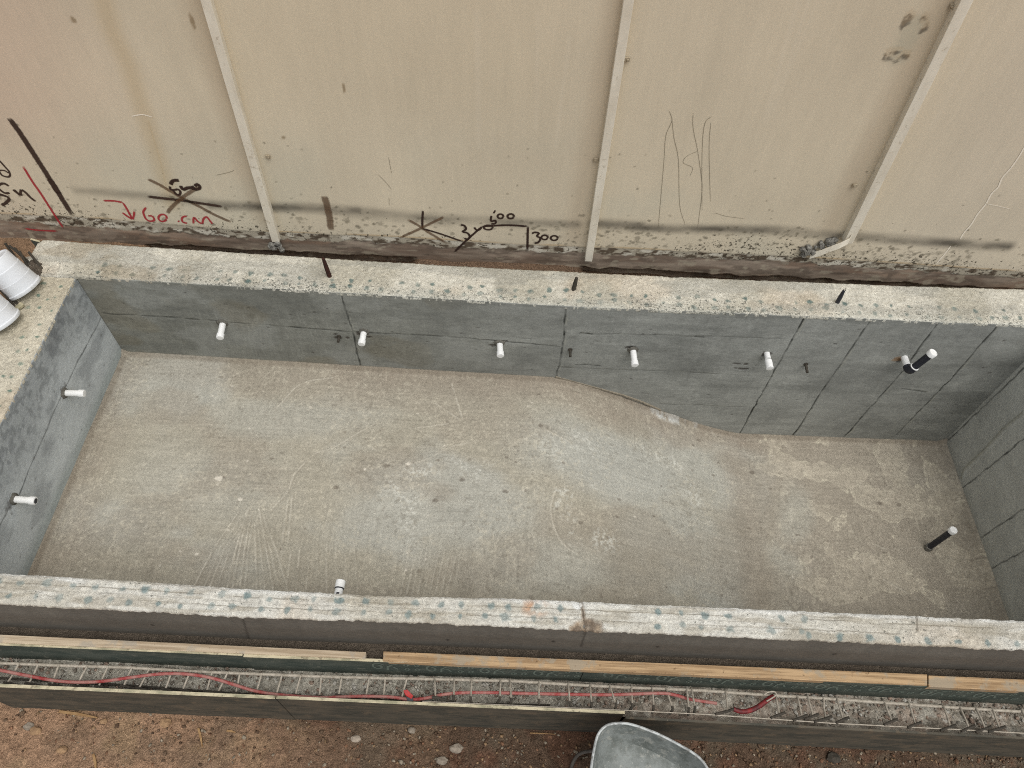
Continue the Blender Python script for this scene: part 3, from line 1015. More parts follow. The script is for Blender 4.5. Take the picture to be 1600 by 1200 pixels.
def wall_top(name, s, edge_a, edge_b, n, colfun, seed, rough=(0.004, 0.004)):
    """rough slab of mortar on the wall's top between two plan curves a(s), b(s)"""
    r = np.random.RandomState(seed)
    jA = rough[0] * ((fbm(s * 5, s * 0 + 3, 3, seed) - 0.5) * 1.4 + (fbm(s * 40, s * 0 + 3, 3, seed) - 0.5) * 2.4)
    jB = rough[1] * ((fbm(s * 5, s * 0 + 8, 3, seed + 1) - 0.5) * 1.4 + (fbm(s * 40, s * 0 + 8, 3, seed + 1) - 0.5) * 2.4)
    A = edge_a(s)
    B = edge_b(s)
    D = B - A
    D = D / np.linalg.norm(D, axis=1)[:, None]
    A = A - D * jA[:, None]
    B = B + D * jB[:, None]
    t = np.linspace(0, 1, n)
    P = A[:, None, :] * (1 - t)[None, :, None] + B[:, None, :] * t[None, :, None]
    X, Y = P[..., 0], P[..., 1]
    ex = np.minimum(t, 1 - t)[None, :] * np.linalg.norm(B - A, axis=1)[:, None]
    Z = 0.004 + 0.008 * (fbm(X * 9, Y * 9, 4, seed) - 0.5) + 0.010 * (fbm(X * 50, Y * 50, 3, seed + 5) - 0.5) - 0.008 * (1 - ss(0, 0.014, ex))
    C, dz, spk = colfun(X, Y, np.broadcast_to(t, X.shape), s)
    P3 = np.stack((X, Y, Z + dz), -1)
    lo = np.concatenate((P3[:, :1] + np.array((0, 0, -0.022)), P3, P3[:, -1:] + np.array((0, 0, -0.022))), 1)
    Cc = np.concatenate((C[:, :1] * 0.9, C, C[:, -1:] * 0.9), 1)
    Sk = np.concatenate((spk[:, :1], spk, spk[:, -1:]), 1)
    return grid(name, lo, M_RIM, pool, Cc, Sk)


TEAL = lin(116, 136, 136)


def cream(X, Y, seed, a=(184, 180, 165), b=(204, 201, 188)):
    C = mixc(np.broadcast_to(lin(*a), X.shape + (3,)), lin(*b), ss(0.4, 0.62, fbm(X * 3, Y * 3, 5, seed)))
    C = mixc(C, lin(196, 178, 154), 0.3 * ss(0.56, 0.7, fbm(X * 2.3, Y * 2.3, 4, seed + 7)))
    C = C * (0.84 + 0.32 * fbm(X * 30, Y * 30, 4, seed + 9))[..., None]
    return C


def dots(X, Y, rows, seed, size=(0.016, 0.022)):
    """teal stains of the cut ties, one round stain after another along each row"""
    m = np.zeros(X.shape)
    r = np.random.RandomState(seed)
    for pts in rows:
        for (u, v) in pts:
            R = r.uniform(*size)
            am = r.uniform(0.55, 1.0)
            sel = (np.abs(X - u) < 0.06) & (np.abs(Y - v) < 0.06)
            if not sel.any():
                continue
            xx, yy = X[sel], Y[sel]
            d = np.hypot((xx - u) * r.uniform(0.8, 1.25), yy - v) / R + 0.7 * (vn(xx * 70, yy * 70, int(u * 50) % 97) - 0.5)
            m[sel] = np.maximum(m[sel], am * (1 - ss(0.55, 1.2, d)))
    return m


def back_top(X, Y, t, s):
    C = cream(X, Y, 141)
    r = np.random.RandomState(31)
    x = np.arange(0.15, 7.4, 0.118)
    rows = [[(u + r.normal(0, .012), float(ed(E_IN, u)) + 0.055 + r.normal(0, .009)) for u in x], [(u + 0.01 + r.normal(0, .012), float(ed(E_IN, u)) + 0.125 + r.normal(0, .010)) for u in x if r.rand() < .85]]
    d = dots(X, Y, rows, 5, (0.015, 0.024))
    C = mixc(C, lin(96, 116, 112), 1.0 * d)
    C = mixc(C, lin(150, 150, 142), 0.4 * ss(0.5, 0.62, fbm(X * 2.2 + 5, Y * 10, 4, 8)))
    C = mixc(C, lin(150, 138, 116), 0.5 * ss(0.52, 0.64, fbm(X * 3 + 9, Y * 4, 4, 18)) * (1 - ss(0.4, 1.6, X)))
    C = mixc(C, lin(210, 210, 198), 0.4 * (1 - ss(0.0, 0.3, t)) * ss(1, 2.5, X))
    spk = np.clip(0.2 + 0.55 * (1 - ss(0.0, 0.55, t)) * fbm(X * 4, Y * 4, 3, 9) * 1.6 + 0.3 * (fbm(X * 3, Y * 3, 4, 19) - 0.5), 0, 1)
    dz = 0.006 * (fbm(X * 16, Y * 8, 3, 55) - 0.5) * (1 - t)
    return C, dz, spk


sb = np.arange(-0.385, 7.45, 0.0065)
wall_top('wall_top', sb, lambda s: np.stack((s, np.where(s < 0.0, 0.0, ed(E_IN, s))), 1), lambda s: np.stack((s, ed(E_OUT, s) - 0.03 * ss(-0.36, -0.385, s)), 1), 54, back_top, 3, (0.0022, 0.003))


def left_top(X, Y, t, s):
    C = cream(X, Y, 151, (184, 177, 158), (198, 192, 174))
    r = np.random.RandomState(33)
    y = np.arange(-2.1, 0.0, 0.112)
    rows = [[(-0.055 + r.normal(0, .01), v + r.normal(0, .01)) for v in y], [(-0.125 + r.normal(0, .012), v + r.normal(0, .012)) for v in y if r.rand() < .8], [(-0.2 + r.normal(0, .012), v + .02) for v in y if r.rand() < .5]]
    C = mixc(C, lin(104, 128, 116), 0.95 * dots(X, Y, rows, 6, (0.010, 0.018)))
    return C, 0 * X, np.clip(0.12 + 0.25 * fbm(X * 4, Y * 4, 3, 9), 0, 1)


sl = np.arange(-2.17, -0.001, 0.0065)
wall_top('wall_top', sl, lambda s: np.stack((0 * s - TL - 0.03 * fbm(s * 6, s * 0, 3, 2), s), 1), lambda s: np.stack((0 * s + 0.0, s), 1), 50, left_top, 13, (0.004, 0.003))


def front_top(X, Y, t, s):
    C = cream(X, Y, 161, (194, 190, 177), (210, 208, 198))
    # t: 0 at the inner edge, 1 at the outer edge
    C = mixc(C, lin(228, 229, 224), 0.85 * (1 - ss(0.05, 0.30, t + 0.3 * (fbm(X * 5, Y * 5, 4, 71) - 0.5))) * ss(0.35, 0.6, fbm(X * 2, Y * 2, 3, 77) + 0.1))
    wet = ss(2.6, 3.3, X) * (1 - ss(3.9, 4.6, X))
    C = mixc(C, lin(224, 224, 216), 0.55 * np.maximum(wet, 0.5 * ss(3.9, 4.6, X)) * ss(0.35, 0.6, fbm(X * 4, Y * 6, 4, 79)))
    C = mixc(C, lin(196, 154, 120), 0.6 * np.clip(1 - np.hypot((X - float(onz(835, 950, 0)[0])) / 0.10, (Y - float(onz(835, 950, 0)[1])) / 0.06), 0, 1) * ss(0.4, 0.6, fbm(X * 16, Y * 16, 3, 4)) * 2)
    # lengthwise board seams
    ln = np.zeros(X.shape)
    for tt, a in ((0.31, .9), (0.66, .8), (0.48, .4)):
        dd = np.abs(t - tt - 0.02 * (vn(X * 3, X * 0, int(tt * 90)) - 0.5)) * TF
        ln = np.maximum(ln, a * (1 - ss(0.001, 0.004, dd)) * ss(0.35, 0.55, fbm(X * 3.5, X * 0 + tt * 30, 3, 7)))
    C = mixc(C, lin(120, 112, 98), 0.75 * ln)
    C = mixc(C, lin(160, 152, 134), 0.5 * ss(0.5, 0.65, fbm(X * 4, Y * 30, 4, 91)))
    r = np.random.RandomState(35)
    rows = [[], []]
    for u in np.arange(-0.25, 4.75, 0.131):
        if 3.52 < u < 3.9 or (4.35 < u < 4.5):
            continue
        yi, yo = float(ed(F_IN, u)), float(ed(F_OUT, u))
        rows[0].append((u + r.normal(0, .012), yi + (yo - yi) * (0.28 + r.normal(0, .03))))
        rows[1].append((u - 0.02 + r.normal(0, .012), yi + (yo - yi) * (0.72 + r.normal(0, .03))))
    for u in np.arange(4.75, 7.2, 0.16):
        yi, yo = float(ed(F_IN, u)), float(ed(F_OUT, u))
        rows[1].append((u, yi + (yo - yi) * 0.85))
    C = mixc(C, TEAL, 0.85 * dots(X, Y, rows, 8, (0.015, 0.025)))
    # the broken gap at the construction joint
    a, b = onz(908, 946, 0), onz(916, 986, 0)
    U = X - (a[0] + (b[0] - a[0]) * np.clip(t, 0, 1)) - 0.008 * (vn(Y * 40, X * 0, 3) - 0.5)
    g = (1 - ss(0.006, 0.014, np.abs(U)))
    ch = (1 - ss(0.7, 1.1, np.hypot((X - b[0]) / 0.095, (t - 1.0) / 0.42) + 0.5 * (fbm(X * 30, Y * 30, 3, 6) - 0.5)))
    c2 = (1 - ss(0.7, 1.1, np.hypot((X - a[0] + .02) / 0.03, (t - 0.12) / 0.2)))
    gap = np.maximum(np.maximum(g * 0.85, ch), 0.0)
    C = mixc(C, lin(158, 142, 122) * 1.0, 0.9 * gap * (0.6 + 0.8 * fbm(X * 50, Y * 50, 3, 66)))
    C = mixc(C, lin(232, 234, 230), 0.8 * c2)
    c = float(onz(1432, 965, 0)[0])
    g2 = 0.7 * (1 - ss(0.003, 0.009, np.abs(X - c + 0.03 * t))) * (t < 0.55)
    C = mixc(C, lin(120, 112, 100), g2)
    C = mixc(C, lin(84, 74, 64), 0.8 * (1 - ss(0.002, 0.007, np.abs(U))) * ss(0.15, 0.3, t))
    C = mixc(C, lin(108, 96, 84), 0.7 * ch * ss(0.5, 0.62, fbm(X * 34, Y * 34, 3, 67)))
    dz = -0.016 * ch * (0.5 + fbm(X * 40, Y * 40, 3, 12)) - 0.010 * g - 0.004 * ln + 0.008 * (ss(0.45, 0.6, fbm(X * 5, Y * 14, 4, 44)) - 0.5) * ss(4.2, 4.8, X)
    spk = np.clip(0.02 + 0.16 * ss(0.45, 0.65, fbm(X * 3, Y * 5, 4, 29)) + 0.22 * ss(4.6, 5.2, X), 0, 1)
    return C, dz, spk


sf = np.arange(-0.36, 7.35, 0.0055)
wall_top('wall_top', sf, lambda s: np.stack((s, ed(F_IN, s)), 1), lambda s: np.stack((s, ed(F_OUT, s)), 1), 34, front_top, 23, (0.003, 0.007))


def right_top(X, Y, t, s):
    return cream(X, Y, 171), 0 * X, np.full(X.shape, 0.2)


sr = np.arange(-2.14, -0.002, 0.02)
wall_top('wall_top', sr, lambda s: np.stack((0 * s + L, s), 1), lambda s: np.stack((0 * s + L + TR, s), 1), 16, right_top, 43)

# ------------------------------------------------------------------ the steel fence behind
fence = thing('boundary_fence', 'tall beige painted metal fence with stained base and handwritten paint marks', 'fence', (3.4, YF, Z_BACK))


def fence_sheet():
    st = 0.0085
    xs = np.arange(-1.35, 8.1, st)
    zs = np.arange(-0.36, 2.45, st)
    X, Z = np.meshgrid(xs, zs, indexing='ij')

    def w(pts):
        return [tuple(ony(x, y, YF)[[0, 2]]) for x, y in pts]
    C = np.broadcast_to(lin(209, 198, 175), X.shape + (3,)).copy()
    C = mixc(C, lin(205, 184, 164), 0.7 * (1 - ss(-0.3, 1.1, X + 0.5 * (fbm(X, Z, 3, 3) - 0.5))) * ss(0.35, 1.1, Z))
    C = mixc(C, lin(206, 193, 166), 0.3 * ss(0.9, 1.5, Z + 0.5 * (fbm(X * 1.3, Z, 4, 4) - 0.5)) * (1 - ss(3.0, 3.6, X)) * ss(0.9, 1.4, X))
    C = mixc(C, lin(209, 199, 180), 0.6 * ss(5.3, 6.2, X))
    C = C * (0.90 + 0.20 * fbm(X * 1.8, Z * 1.4, 5, 181))[..., None]
    C = C * (0.965 + 0.07 * fbm(X * 26, Z * 3, 4, 183))[..., None]
    C = mixc(C, lin(194, 192, 174), 0.3 * ss(0.5, 0.65, fbm(X * 1.2, Z * 1.2, 4, 185)) * (1 - ss(0.5, 1.2, Z)))
    # rust run, pale runs
    m = np.zeros(X.shape)
    brush(xs, zs, m, w([(155, -20), (175, 50), (200, 100), (222, 170), (245, 240), (268, 318)]), 0.11, 0.55, 0.95)
    brush(xs, zs, m, w([(232, 190), (250, 250), (262, 300)]), 0.02, 0.8, 0.9)
    C = mixc(C, lin(184, 162, 122), 0.7 * m)
    m = np.zeros(X.shape)
    for a, b, wd in (((1250, -10), (1196, 190), .03), ((1268, -10), (1210, 170), .02), ((1282, -10), (1225, 130), .015), ((1520, 20), (1430, 190), .03), ((1560, 10), (1455, 200), .03),
                     ((890, 60), (868, 230), .02), ((745, 20), (748, 230), .03), ((840, 20), (838, 200), .02), ((1390, 130), (1340, 260), .02)):
        brush(xs, zs, m, w([a, b]), wd, 0.5, 0.9)
    C = mixc(C, lin(222, 212, 192), 0.4 * m)
    # soft shade on the left of each post, painted into the sheet's colour
    m = np.zeros(X.shape)
    for a, b in (((305, -10), (412, 340)), ((968, -10), (900, 370)), ((1480, -10), (1300, 350))):
        brush(xs, zs, m, w([a, b]), 0.15, 0.75, 0.95)
    C = mixc(C, lin(170, 152, 128), 0.5 * m)
    # soot line: a soft, broken black band near the foot
    m = np.zeros(X.shape)
    for pts, wd, a in ((((120, 297), (190, 303), (280, 312), (345, 320)), .045, .42), (((330, 320), (400, 324), (480, 325), (560, 330)), .05, .8), (((540, 330), (620, 338), (700, 344)), .06, .55),
                       (((690, 342), (760, 345), (830, 350), (900, 352)), .05, .5), (((930, 350), (1000, 354)), .055, .7), (((985, 356), (1100, 358)), .045, .7), (((1090, 358), (1210, 360), (1310, 368)), .05, .7),
                       (((1325, 369), (1400, 374), (1500, 381), (1575, 386)), .05, .75)):
        brush(xs, zs, m, w(pts), wd * 1.55, a * 0.95, 0.97)
    C = mixc(C, lin(64, 60, 54), np.clip(m * (0.35 + 1.2 * fbm(X * 5, Z * 12, 4, 77)), 0, 0.85))
    # burnt marks on the panel beside the third post
    m = np.zeros(X.shape)
    for px, py, a, b in ((1418, 33, .03, .04), (1441, 35, .03, .03), (1443, 45, .022, .035), (1411, 40, .014, .035), (1388, 88, .03, .03), (1414, 90, .03, .03), (1401, 83, .03, .012), (1400, 96, .02, .012)):
        c = ony(px, py, YF)
        blob(xs, zs, m, c[0], c[2], a, b, .85, px, 0.9)
    pal = np.zeros(X.shape)
    brush(xs, zs, pal, w([(1430, 40), (1405, 86)]), 0.12, 0.5, 0.6)
    C = mixc(C, lin(176, 172, 152), pal)
    C = mixc(C, lin(84, 76, 66), 0.9 * m * ss(0.3, 0.6, fbm(X * 40, Z * 40, 3, 41)))
    C = mixc(C, lin(176, 148, 108), 0.25 * np.roll(m, 3, 1))
    m = np.zeros(X.shape)
    for px, py, a, b in ((301, 35, .014, .05), (537, 137, .009, .035), (443, 215, .014, .014), (115, 31, .02, .02)):
        c = ony(px, py, YF)
        blob(xs, zs, m, c[0], c[2], a, b, .8, px)
    C = mixc(C, lin(120, 98, 64), 0.8 * m)
    # chipped lower edge, bare rusty plinth below it
    ze = np.interp(xs, [p[0] for p in w([(0, 345), (100, 352), (200, 361), (400, 373), (600, 380), (800, 392), (1000, 399), (1200, 408), (1400, 421), (1600, 436)])],
                   [p[1] for p in w([(0, 345), (100, 352), (200, 361), (400, 373), (600, 380), (800, 392), (1000, 399), (1200, 408), (1400, 421), (1600, 436)])])[:, None]
    zc = np.interp(xs, [p[0] for p in w([(0, 334), (100, 338), (200, 346), (400, 362), (600, 370), (800, 382), (1000, 390), (1200, 399), (1400, 412), (1600, 426)])],
                   [p[1] for p in w([(0, 334), (100, 338), (200, 346), (400, 362), (600, 370), (800, 382), (1000, 390), (1200, 399), (1400, 412), (1600, 426)])])[:, None]
    n = (fbm(X * 9, Z * 9, 4, 191) - 0.5) * 0.06 + (fbm(X * 40, Z * 40, 3, 193) - 0.5) * 0.02
    bare = 1 - ss(-0.004, 0.004, Z - ze - n)
    chip = (1 - ss(-0.004, 0.006, Z - zc - 0.3 * n)) * (1 - bare)
    cc = mixc(np.broadcast_to(lin(176, 168, 150), X.shape + (3,)), lin(96, 84, 70), ss(0.45, 0.58, fbm(X * 18, Z * 40, 4, 195)))
    cc = mixc(cc, lin(206, 200, 184), ss(0.56, 0.64, fbm(X * 12, Z * 30, 4, 197)))
    C = C + (cc - C) * chip[..., None]
    rs = mixc(np.broadcast_to(lin(152, 138, 123), X.shape + (3,)), lin(128, 112, 98), ss(0.4, 0.62, fbm(X * 3, Z * 16, 5, 201)))
    rs = mixc(rs, lin(156, 128, 106), 0.4 * ss(0.54, 0.68, fbm(X * 2, Z * 12, 5, 203)))
    rs = mixc(rs, lin(112, 100, 88), 0.7 * ss(0.56, 0.66, fbm(X * 8, Z * 22, 4, 205)))
    rs = rs * (0.7 + 0.6 * fbm(X * 10, Z * 60, 4, 209))[..., None]
    rs = mixc(rs, lin(178, 168, 148), 0.6 * ss(0.60, 0.70, fbm(X * 14, Z * 30, 4, 207)))
    C = C + (rs - C) * bare[..., None]
    # yellowish line just above the chipped edge
    yl = (1 - ss(0.002, 0.010, np.abs(Z - zc - 0.012 - 0.1 * n))) * ss(0.4, 0.6, fbm(X * 3, X * 0, 3, 9))
    C = mixc(C, lin(188, 158, 112), 0.6 * yl)
    # cement splashes: dense near the foot, thinning upward
    sp = np.exp(-np.clip(Z - zc, 0, 9) / 0.17) * (0.25 + 1.5 * fbm(X * 1.4, Z * 2, 4, 211) ** 1.5 + 0.35 * ss(3.9, 4.6, X) * (1 - ss(5.4, 6.0, X)))
    sp = np.clip(sp, 0, 0.8)
    sp[(bare > 0.5)] *= 0.3
    sp += 0.10 * np.exp(-np.clip(Z - zc, 0, 9) / 0.8)
    big = np.zeros(X.shape)
    r = np.random.RandomState(17)
    for k in range(3000):
        x = r.uniform(-0.9, 7.8)
        zb = float(np.interp(x, xs, zc[:, 0]))
        z = zb + (abs(r.normal(0, 0.10)) if r.rand() < 0.55 else r.normal(0.17, 0.05)) + 0.01
        dens = float(vn(x * 1.7, z * 3, 5)) ** 1.6 * (1.0 if 3.9 < x < 7.4 else 0.55)
        if r.rand() > dens:
            continue
        q = r.uniform(.006, .017) * r.uniform(.6, 1.1)
        blob(xs, zs, big, x, z, q * r.uniform(.9, 1.5), q, r.uniform(.35, .85), k, 1.0)
    for k in range(70):
        x, z = r.uniform(-0.9, 7.8), r.uniform(0.3, 0.9)
        blob(xs, zs, big, x, z, .008, .008, r.uniform(.4, .8), k, 0.6)
    C = mixc(C, lin(96, 90, 74), 0.85 * big)
    dy = np.where(bare > 0.5, 0.006, 0.0) + 0.003 * chip + 0.010 * (fbm(X * 3, Z * 14, 4, 215) - 0.5) * bare
    rec = ss(0.50, 0.56, fbm(X * 1.1 + 3, X * 0, 4, 221)) * (1 - ss(-0.172, -0.158, Z - 0.05 * (fbm(X * 8, X * 0, 3, 223) - 0.5)))
    dy = dy + 0.075 * rec
    dy = dy + 0.003 * (fbm(X * 0.6, Z * 0.5, 2, 217) - 0.5)
    P = np.stack((X, YF + dy, Z), -1)
    # fold the sheet back over its top so that it has a thickness
    x1 = xs[:, None]
    o = np.ones_like(x1)
    back = np.concatenate((np.stack((x1, o * (YF + 0.11), o * 2.45), -1), np.stack((x1, o * (YF + 0.11), o * -0.36), -1)), 1)
    P = np.concatenate((P, back), 1)
    C = np.concatenate((C, np.repeat(C[:, -1:], 2, 1)), 1)
    sp = np.concatenate((sp, np.repeat(sp[:, -1:] * 0, 2, 1)), 1)
    grid('panel', P, M_FENCE, fence, C, sp)


fence_sheet()


# painted marks on the fence: soft ribbons of paint lying on the sheet
def marks(name, strokes, mat, thin=1.0):
    mb = MB()
    off = 0.0024
    for k, (pts, wpx) in enumerate(strokes):
        pts = [tuple(p) for p in pts]
        sm = smooth2(pts) if len(pts) > 2 else [tuple(np.array(pts[0]) * (1 - t) + np.array(pts[1]) * t) for t in np.linspace(0, 1, 6)]
        Q = [ony(x, y, YF - off - 0.0002 * k) for x, y in sm]
        wd = wpx * 0.0045 * 0.5 * 1.5 * thin
        V = []
        E = []
        F = []
        n = len(Q)
        for i, q in enumerate(Q):
            t = Q[min(i + 1, n - 1)] - Q[max(i - 1, 0)]
            t = t / (np.linalg.norm(t) + 1e-9)
            s = np.array((-t[2], 0, t[0]))
            end = 0.25 if i in (0, n - 1) else 1.0
            for a, e in ((-1, 0.0), (-0.45, 0.85), (0.45, 0.85), (1, 0.0)):
                V.append(q + s * wd * a)
                E.append(e * end)
        for i in range(n - 1):
            for a in range(3):
                F.append((i * 4 + a, i * 4 + a + 1, i * 4 + 5 + a, i * 4 + 4 + a))
        mb.add(V, F, None, E)
    return mb.build(name, mat, fence)


def ell(cx, cy, rx, ry, n=10):
    return [(cx + rx * math.cos(a), cy + ry * math.sin(a)) for a in np.linspace(0.3, 2 * math.pi + 0.3, n)]


marks('paint_line', [([(14, 184), (34, 212), (56, 246), (84, 290), (113, 337)], 7.5), ([(76, 278), (92, 303)], 8.5)], P_DARK)['label'] = 'long dark brown slanting paint line'
marks('paint_line', [([(36, 260), (50, 283), (64, 303), (82, 331), (99, 357)], 3.4), ([(38, 357), (62, 360), (90, 361)], 3.0)], P_RED)['label'] = 'thin red slanting paint line'
marks('writing', [([(-6, 246), (0, 252), (8, 261), (14, 268), (15.5, 274), (12, 276.5), (4, 274.5), (0, 270), (-4, 262)], 2.8), ([(-4, 267), (2, 266), (8, 267), (14, 271)], 2.4),
                  ],P_DARK)['label'] = 'dark letter d cut by the edge'
marks('writing', [([(14, 291), (7, 287), (0, 288), (-3, 293), (3, 299), (9, 302), (15, 301)], 3.8)], P_DARK)
marks('writing', [([(-3, 303), (4, 305), (12, 308), (14, 312), (9, 317), (2, 321)], 4.2)], P_DARK)
marks('writing', [([(21, 296), (24, 299), (33, 306)], 4.6), ([(33, 306), (32, 301), (33, 296)], 3.6), ([(33, 296), (40, 301), (48, 309), (56, 315)], 4.0)], P_DARK)['label'] = 'dark letter N'
marks('writing', [([(280, 282), (272, 282), (268, 285), (267, 289)], 5), ([(265.5, 291), (266, 295), (270, 297), (278, 296), (282, 300), (280, 304.5), (275, 303), (271, 298)], 3.4),
                  ([(282, 290), (284, 294), (287, 296), (292, 294), (299, 293), (304, 292)], 5), ([(304, 291), (308, 288), (312, 291), (311, 295), (305, 296), (299, 294)], 4.4)], P_BLACK)['label'] = 'number 500 in dark paint above the crossed lines'
marks('paint_cross', [([(231, 280), (248, 288), (265, 298), (284, 309), (310, 322), (336, 336), (361, 347)], 5), ([(312, 291), (290, 305), (272, 320), (261, 333)], 5.5)], P_BROWN)
marks('paint_cross', [([(230, 307), (255, 310), (282, 313), (315, 318), (348, 323)], 4.6)], P_DARK)
marks('arrow', [([(161, 313.5), (178, 314), (192, 316.5)], 3.2), ([(192, 316.5), (199, 328), (207, 343)], 3.2), ([(191, 332), (199, 338), (207, 343)], 3.4), ([(207, 343), (209, 337), (210, 330)], 3)], P_RED)['label'] = 'red arrow pointing down'
marks('writing', [([(228.5, 324), (224, 330), (225, 336), (228, 342), (234, 345.5), (241, 344), (238, 338), (231, 337)], 3.1), (ell(254, 340.5, 6.5, 5.5, 12), 3.1), ],P_RED)['label'] = 'red handwritten number 60'
marks('writing', [([(278, 345), (280.5, 346.5)], 4),
                  ([(292, 338), (287, 338.5), (284, 342), (286, 347), (293, 349)], 3.1), ([(302, 350), (303, 340), (309, 346), (316, 350)], 3.1), ([(316, 350), (318, 342), (323, 339), (328, 345), (332, 350)], 3.1)], P_RED)['label'] = 'red handwritten letters .cm'
marks('paint_smear', [([(507, 306), (511, 322), (515, 340), (517, 360)], 9.5)], P_BROWN)['label'] = 'short vertical brown smear'
marks('paint_cross', [([(637, 343), (655, 353), (668, 362), (699, 381)], 4.2), ([(694, 339), (675, 348), (655, 358), (624, 372)], 4.2)], P_BROWN)
marks('paint_cross', [([(661, 329), (660, 342), (660, 357)], 3.2), ([(660, 357), (690, 366), (724, 378)], 3)], P_BLACK)
marks('writing', [([(720, 351), (726, 353), (728, 358), (723, 362), (730, 364), (734, 369), (731, 374), (725, 372)], 3.4), ([(710, 394), (722, 382), (735, 370), (752, 355)], 3.2),
                  ([(741, 355), (744, 359), (749, 359), (753, 354)], 3.2), (ell(763, 355.5, 7, 3.5), 3)], P_BLACK)['label'] = 'number 300 in dark paint left of the black bracket line'
marks('writing', [([(771, 330.5), (774, 331.5)], 6), ([(768, 337), (767, 342), (768, 346), (774, 344.5), (774, 349), (767, 350)], 3), (ell(782, 338, 4.5, 3.4), 3), (ell(798, 338, 5, 3.6), 3.2)], P_BLACK)['label'] = 'number 500 in dark paint above the black bracket line'
marks('bracket_line', [([(752, 354), (775, 352.5), (800, 352), (825, 354)], 3.4), ([(825, 354), (824.5, 370), (824, 392)], 3.4)], P_BLACK)['label'] = 'black line bent down at a right angle'
marks('writing', [([(831, 365), (836, 363), (842, 364.5), (839, 369), (844, 372), (842, 378), (835, 380.5)], 3.2), (ell(851, 371, 5, 3.4), 3), (ell(866, 372, 5.5, 3.6), 3)], P_BLACK)['label'] = 'number 300 in dark paint right of the black bracket line'
for _st in ([([(1045, 172), (1050, 186), (1047, 196), (1040, 214), (1037, 258), (1028, 360)], 1.5), ([(1050, 186), (1053, 215), (1060, 250), (1062, 320), (1071, 352)], 1.5),
                    ([(1083, 177), (1083, 200), (1090, 235), (1095, 270), (1097, 300), (1090, 356)], 1.5), ([(1112, 182), (1101, 194), (1097, 240), (1097, 330)], 1.5), ([(1111, 190), (1108, 230), (1110, 318)], 1.5),
                    ([(1090, 236), (1072, 245), (1068, 255), (1082, 262), (1078, 275)], 1.3), ([(1115, 332), (1135, 338), (1165, 342)], 1.3), ([(590, 272), (602, 284), (612, 296)], 1.3), ([(607, 245), (612, 272)], 1.3),
                    ([(337, 274), (355, 270), (367, 266)], 1.6), ([(608, 308), (608, 322)], 1.2)]):
    marks('scratch', [_st], P_SCRATCH, 0.6)
for _st in ([([(1602, 228), (1592, 245), (1580, 262), (1566, 278), (1560, 292), (1549, 303), (1541, 318), (1528, 334), (1518, 350), (1506, 364), (1500, 374)], 2.0), ([(1486, 384), (1476, 397), (1462, 413)], 1.8),
                      ([(1540, 318), (1560, 322), (1580, 327)], 1.0), ([(204, 182), (222, 179), (238, 183)], 1.6)]):
    marks('white_crack', [_st], P_WHITE)


# posts
def post(base, top, extra=None, wid=0.056, dep=0.038, lean=0.0):
    b = ony(*base, YF)
    t = ony(*top, YF)
    d = (t - b) / (t[2] - b[2])
    t = b + d * (2.5 - b[2])
    mb = MB()
    hw = wid / 2
    y0 = YF - 0.008 - dep
    # open channel: front web and two flanges
    for (x0, x1, ya, yb) in ((-hw, hw, y0, y0 + 0.006), (-hw, -hw + 0.006, y0 + 0.006, YF + 0.002), (hw - 0.006, hw, y0 + 0.006, YF + 0.002)):
        q = [b + np.array((x0, 0, 0)), b + np.array((x1, 0, 0)), t + np.array((x1, 0, 0)), t + np.array((x0, 0, 0))]
        for k in q:
            k[1] = ya
        mb.prism(q, (0, yb - ya, 0))
    return mb.build('post', M_POST, fence, bevel=0.003), b, d


p1, b1, d1 = post((433, 372), (326, 0))
p2, b2, d2 = post((919, 402), (981, 0))
p3, b3, d3 = post((1322, 372), (1502, 0), wid=0.066, dep=0.05)


def tab(p, px, py, side):
    c = ony(px, py, YF - 0.02)
    mb = MB()
    mb.box((c[0] - 0.016, YF - 0.018, c[2] - 0.013), (c[0] + 0.016, YF - 0.006, c[2] + 0.013))
    mb.lathe((c[0] + 0.004 * side, YF - 0.018, c[2]), (0, -1, 0), [(0, .008), (.007, .008), (.008, .006)], 8)
    o = mb.build('bracket', M_TAB, p, bevel=0.002)
    return o


tab(p1, 418, 246, 1)
tab(p2, 980, 94, 1)
tab(p2, 931, 251, -1)
tab(p3, 1336, 291, -1)
tab(p3, 1489, 11, -1)


# crushed, bent foot of the third post, with a crust of mortar stuck to the sheet beside it
def lump(mb, c, r, seed, n=2, sq=(1, 1, 1), col=None, rag=1.0):
    import bmesh
    bm = bmesh.new()
    bmesh.ops.create_icosphere(bm, subdivisions=n, radius=1.0)
    rr = np.random.RandomState(seed)
    o = rr.rand(3) * 50
    V = []
    for v in bm.verts:
        p = np.array(v.co)
        k = 1 - 0.28 * rag + 0.56 * rag * float(fbm(np.array(p[0] * 1.3 + o[0] + p[2]), np.array(p[1] * 1.3 + o[1] - p[2]), 3, seed % 50))
        V.append(np.asarray(c) + p * k * r * np.asarray(sq))
    F = [tuple(v.index for v in f.verts) for f in bm.faces]
    bm.free()
    mb.add(V, F, col)


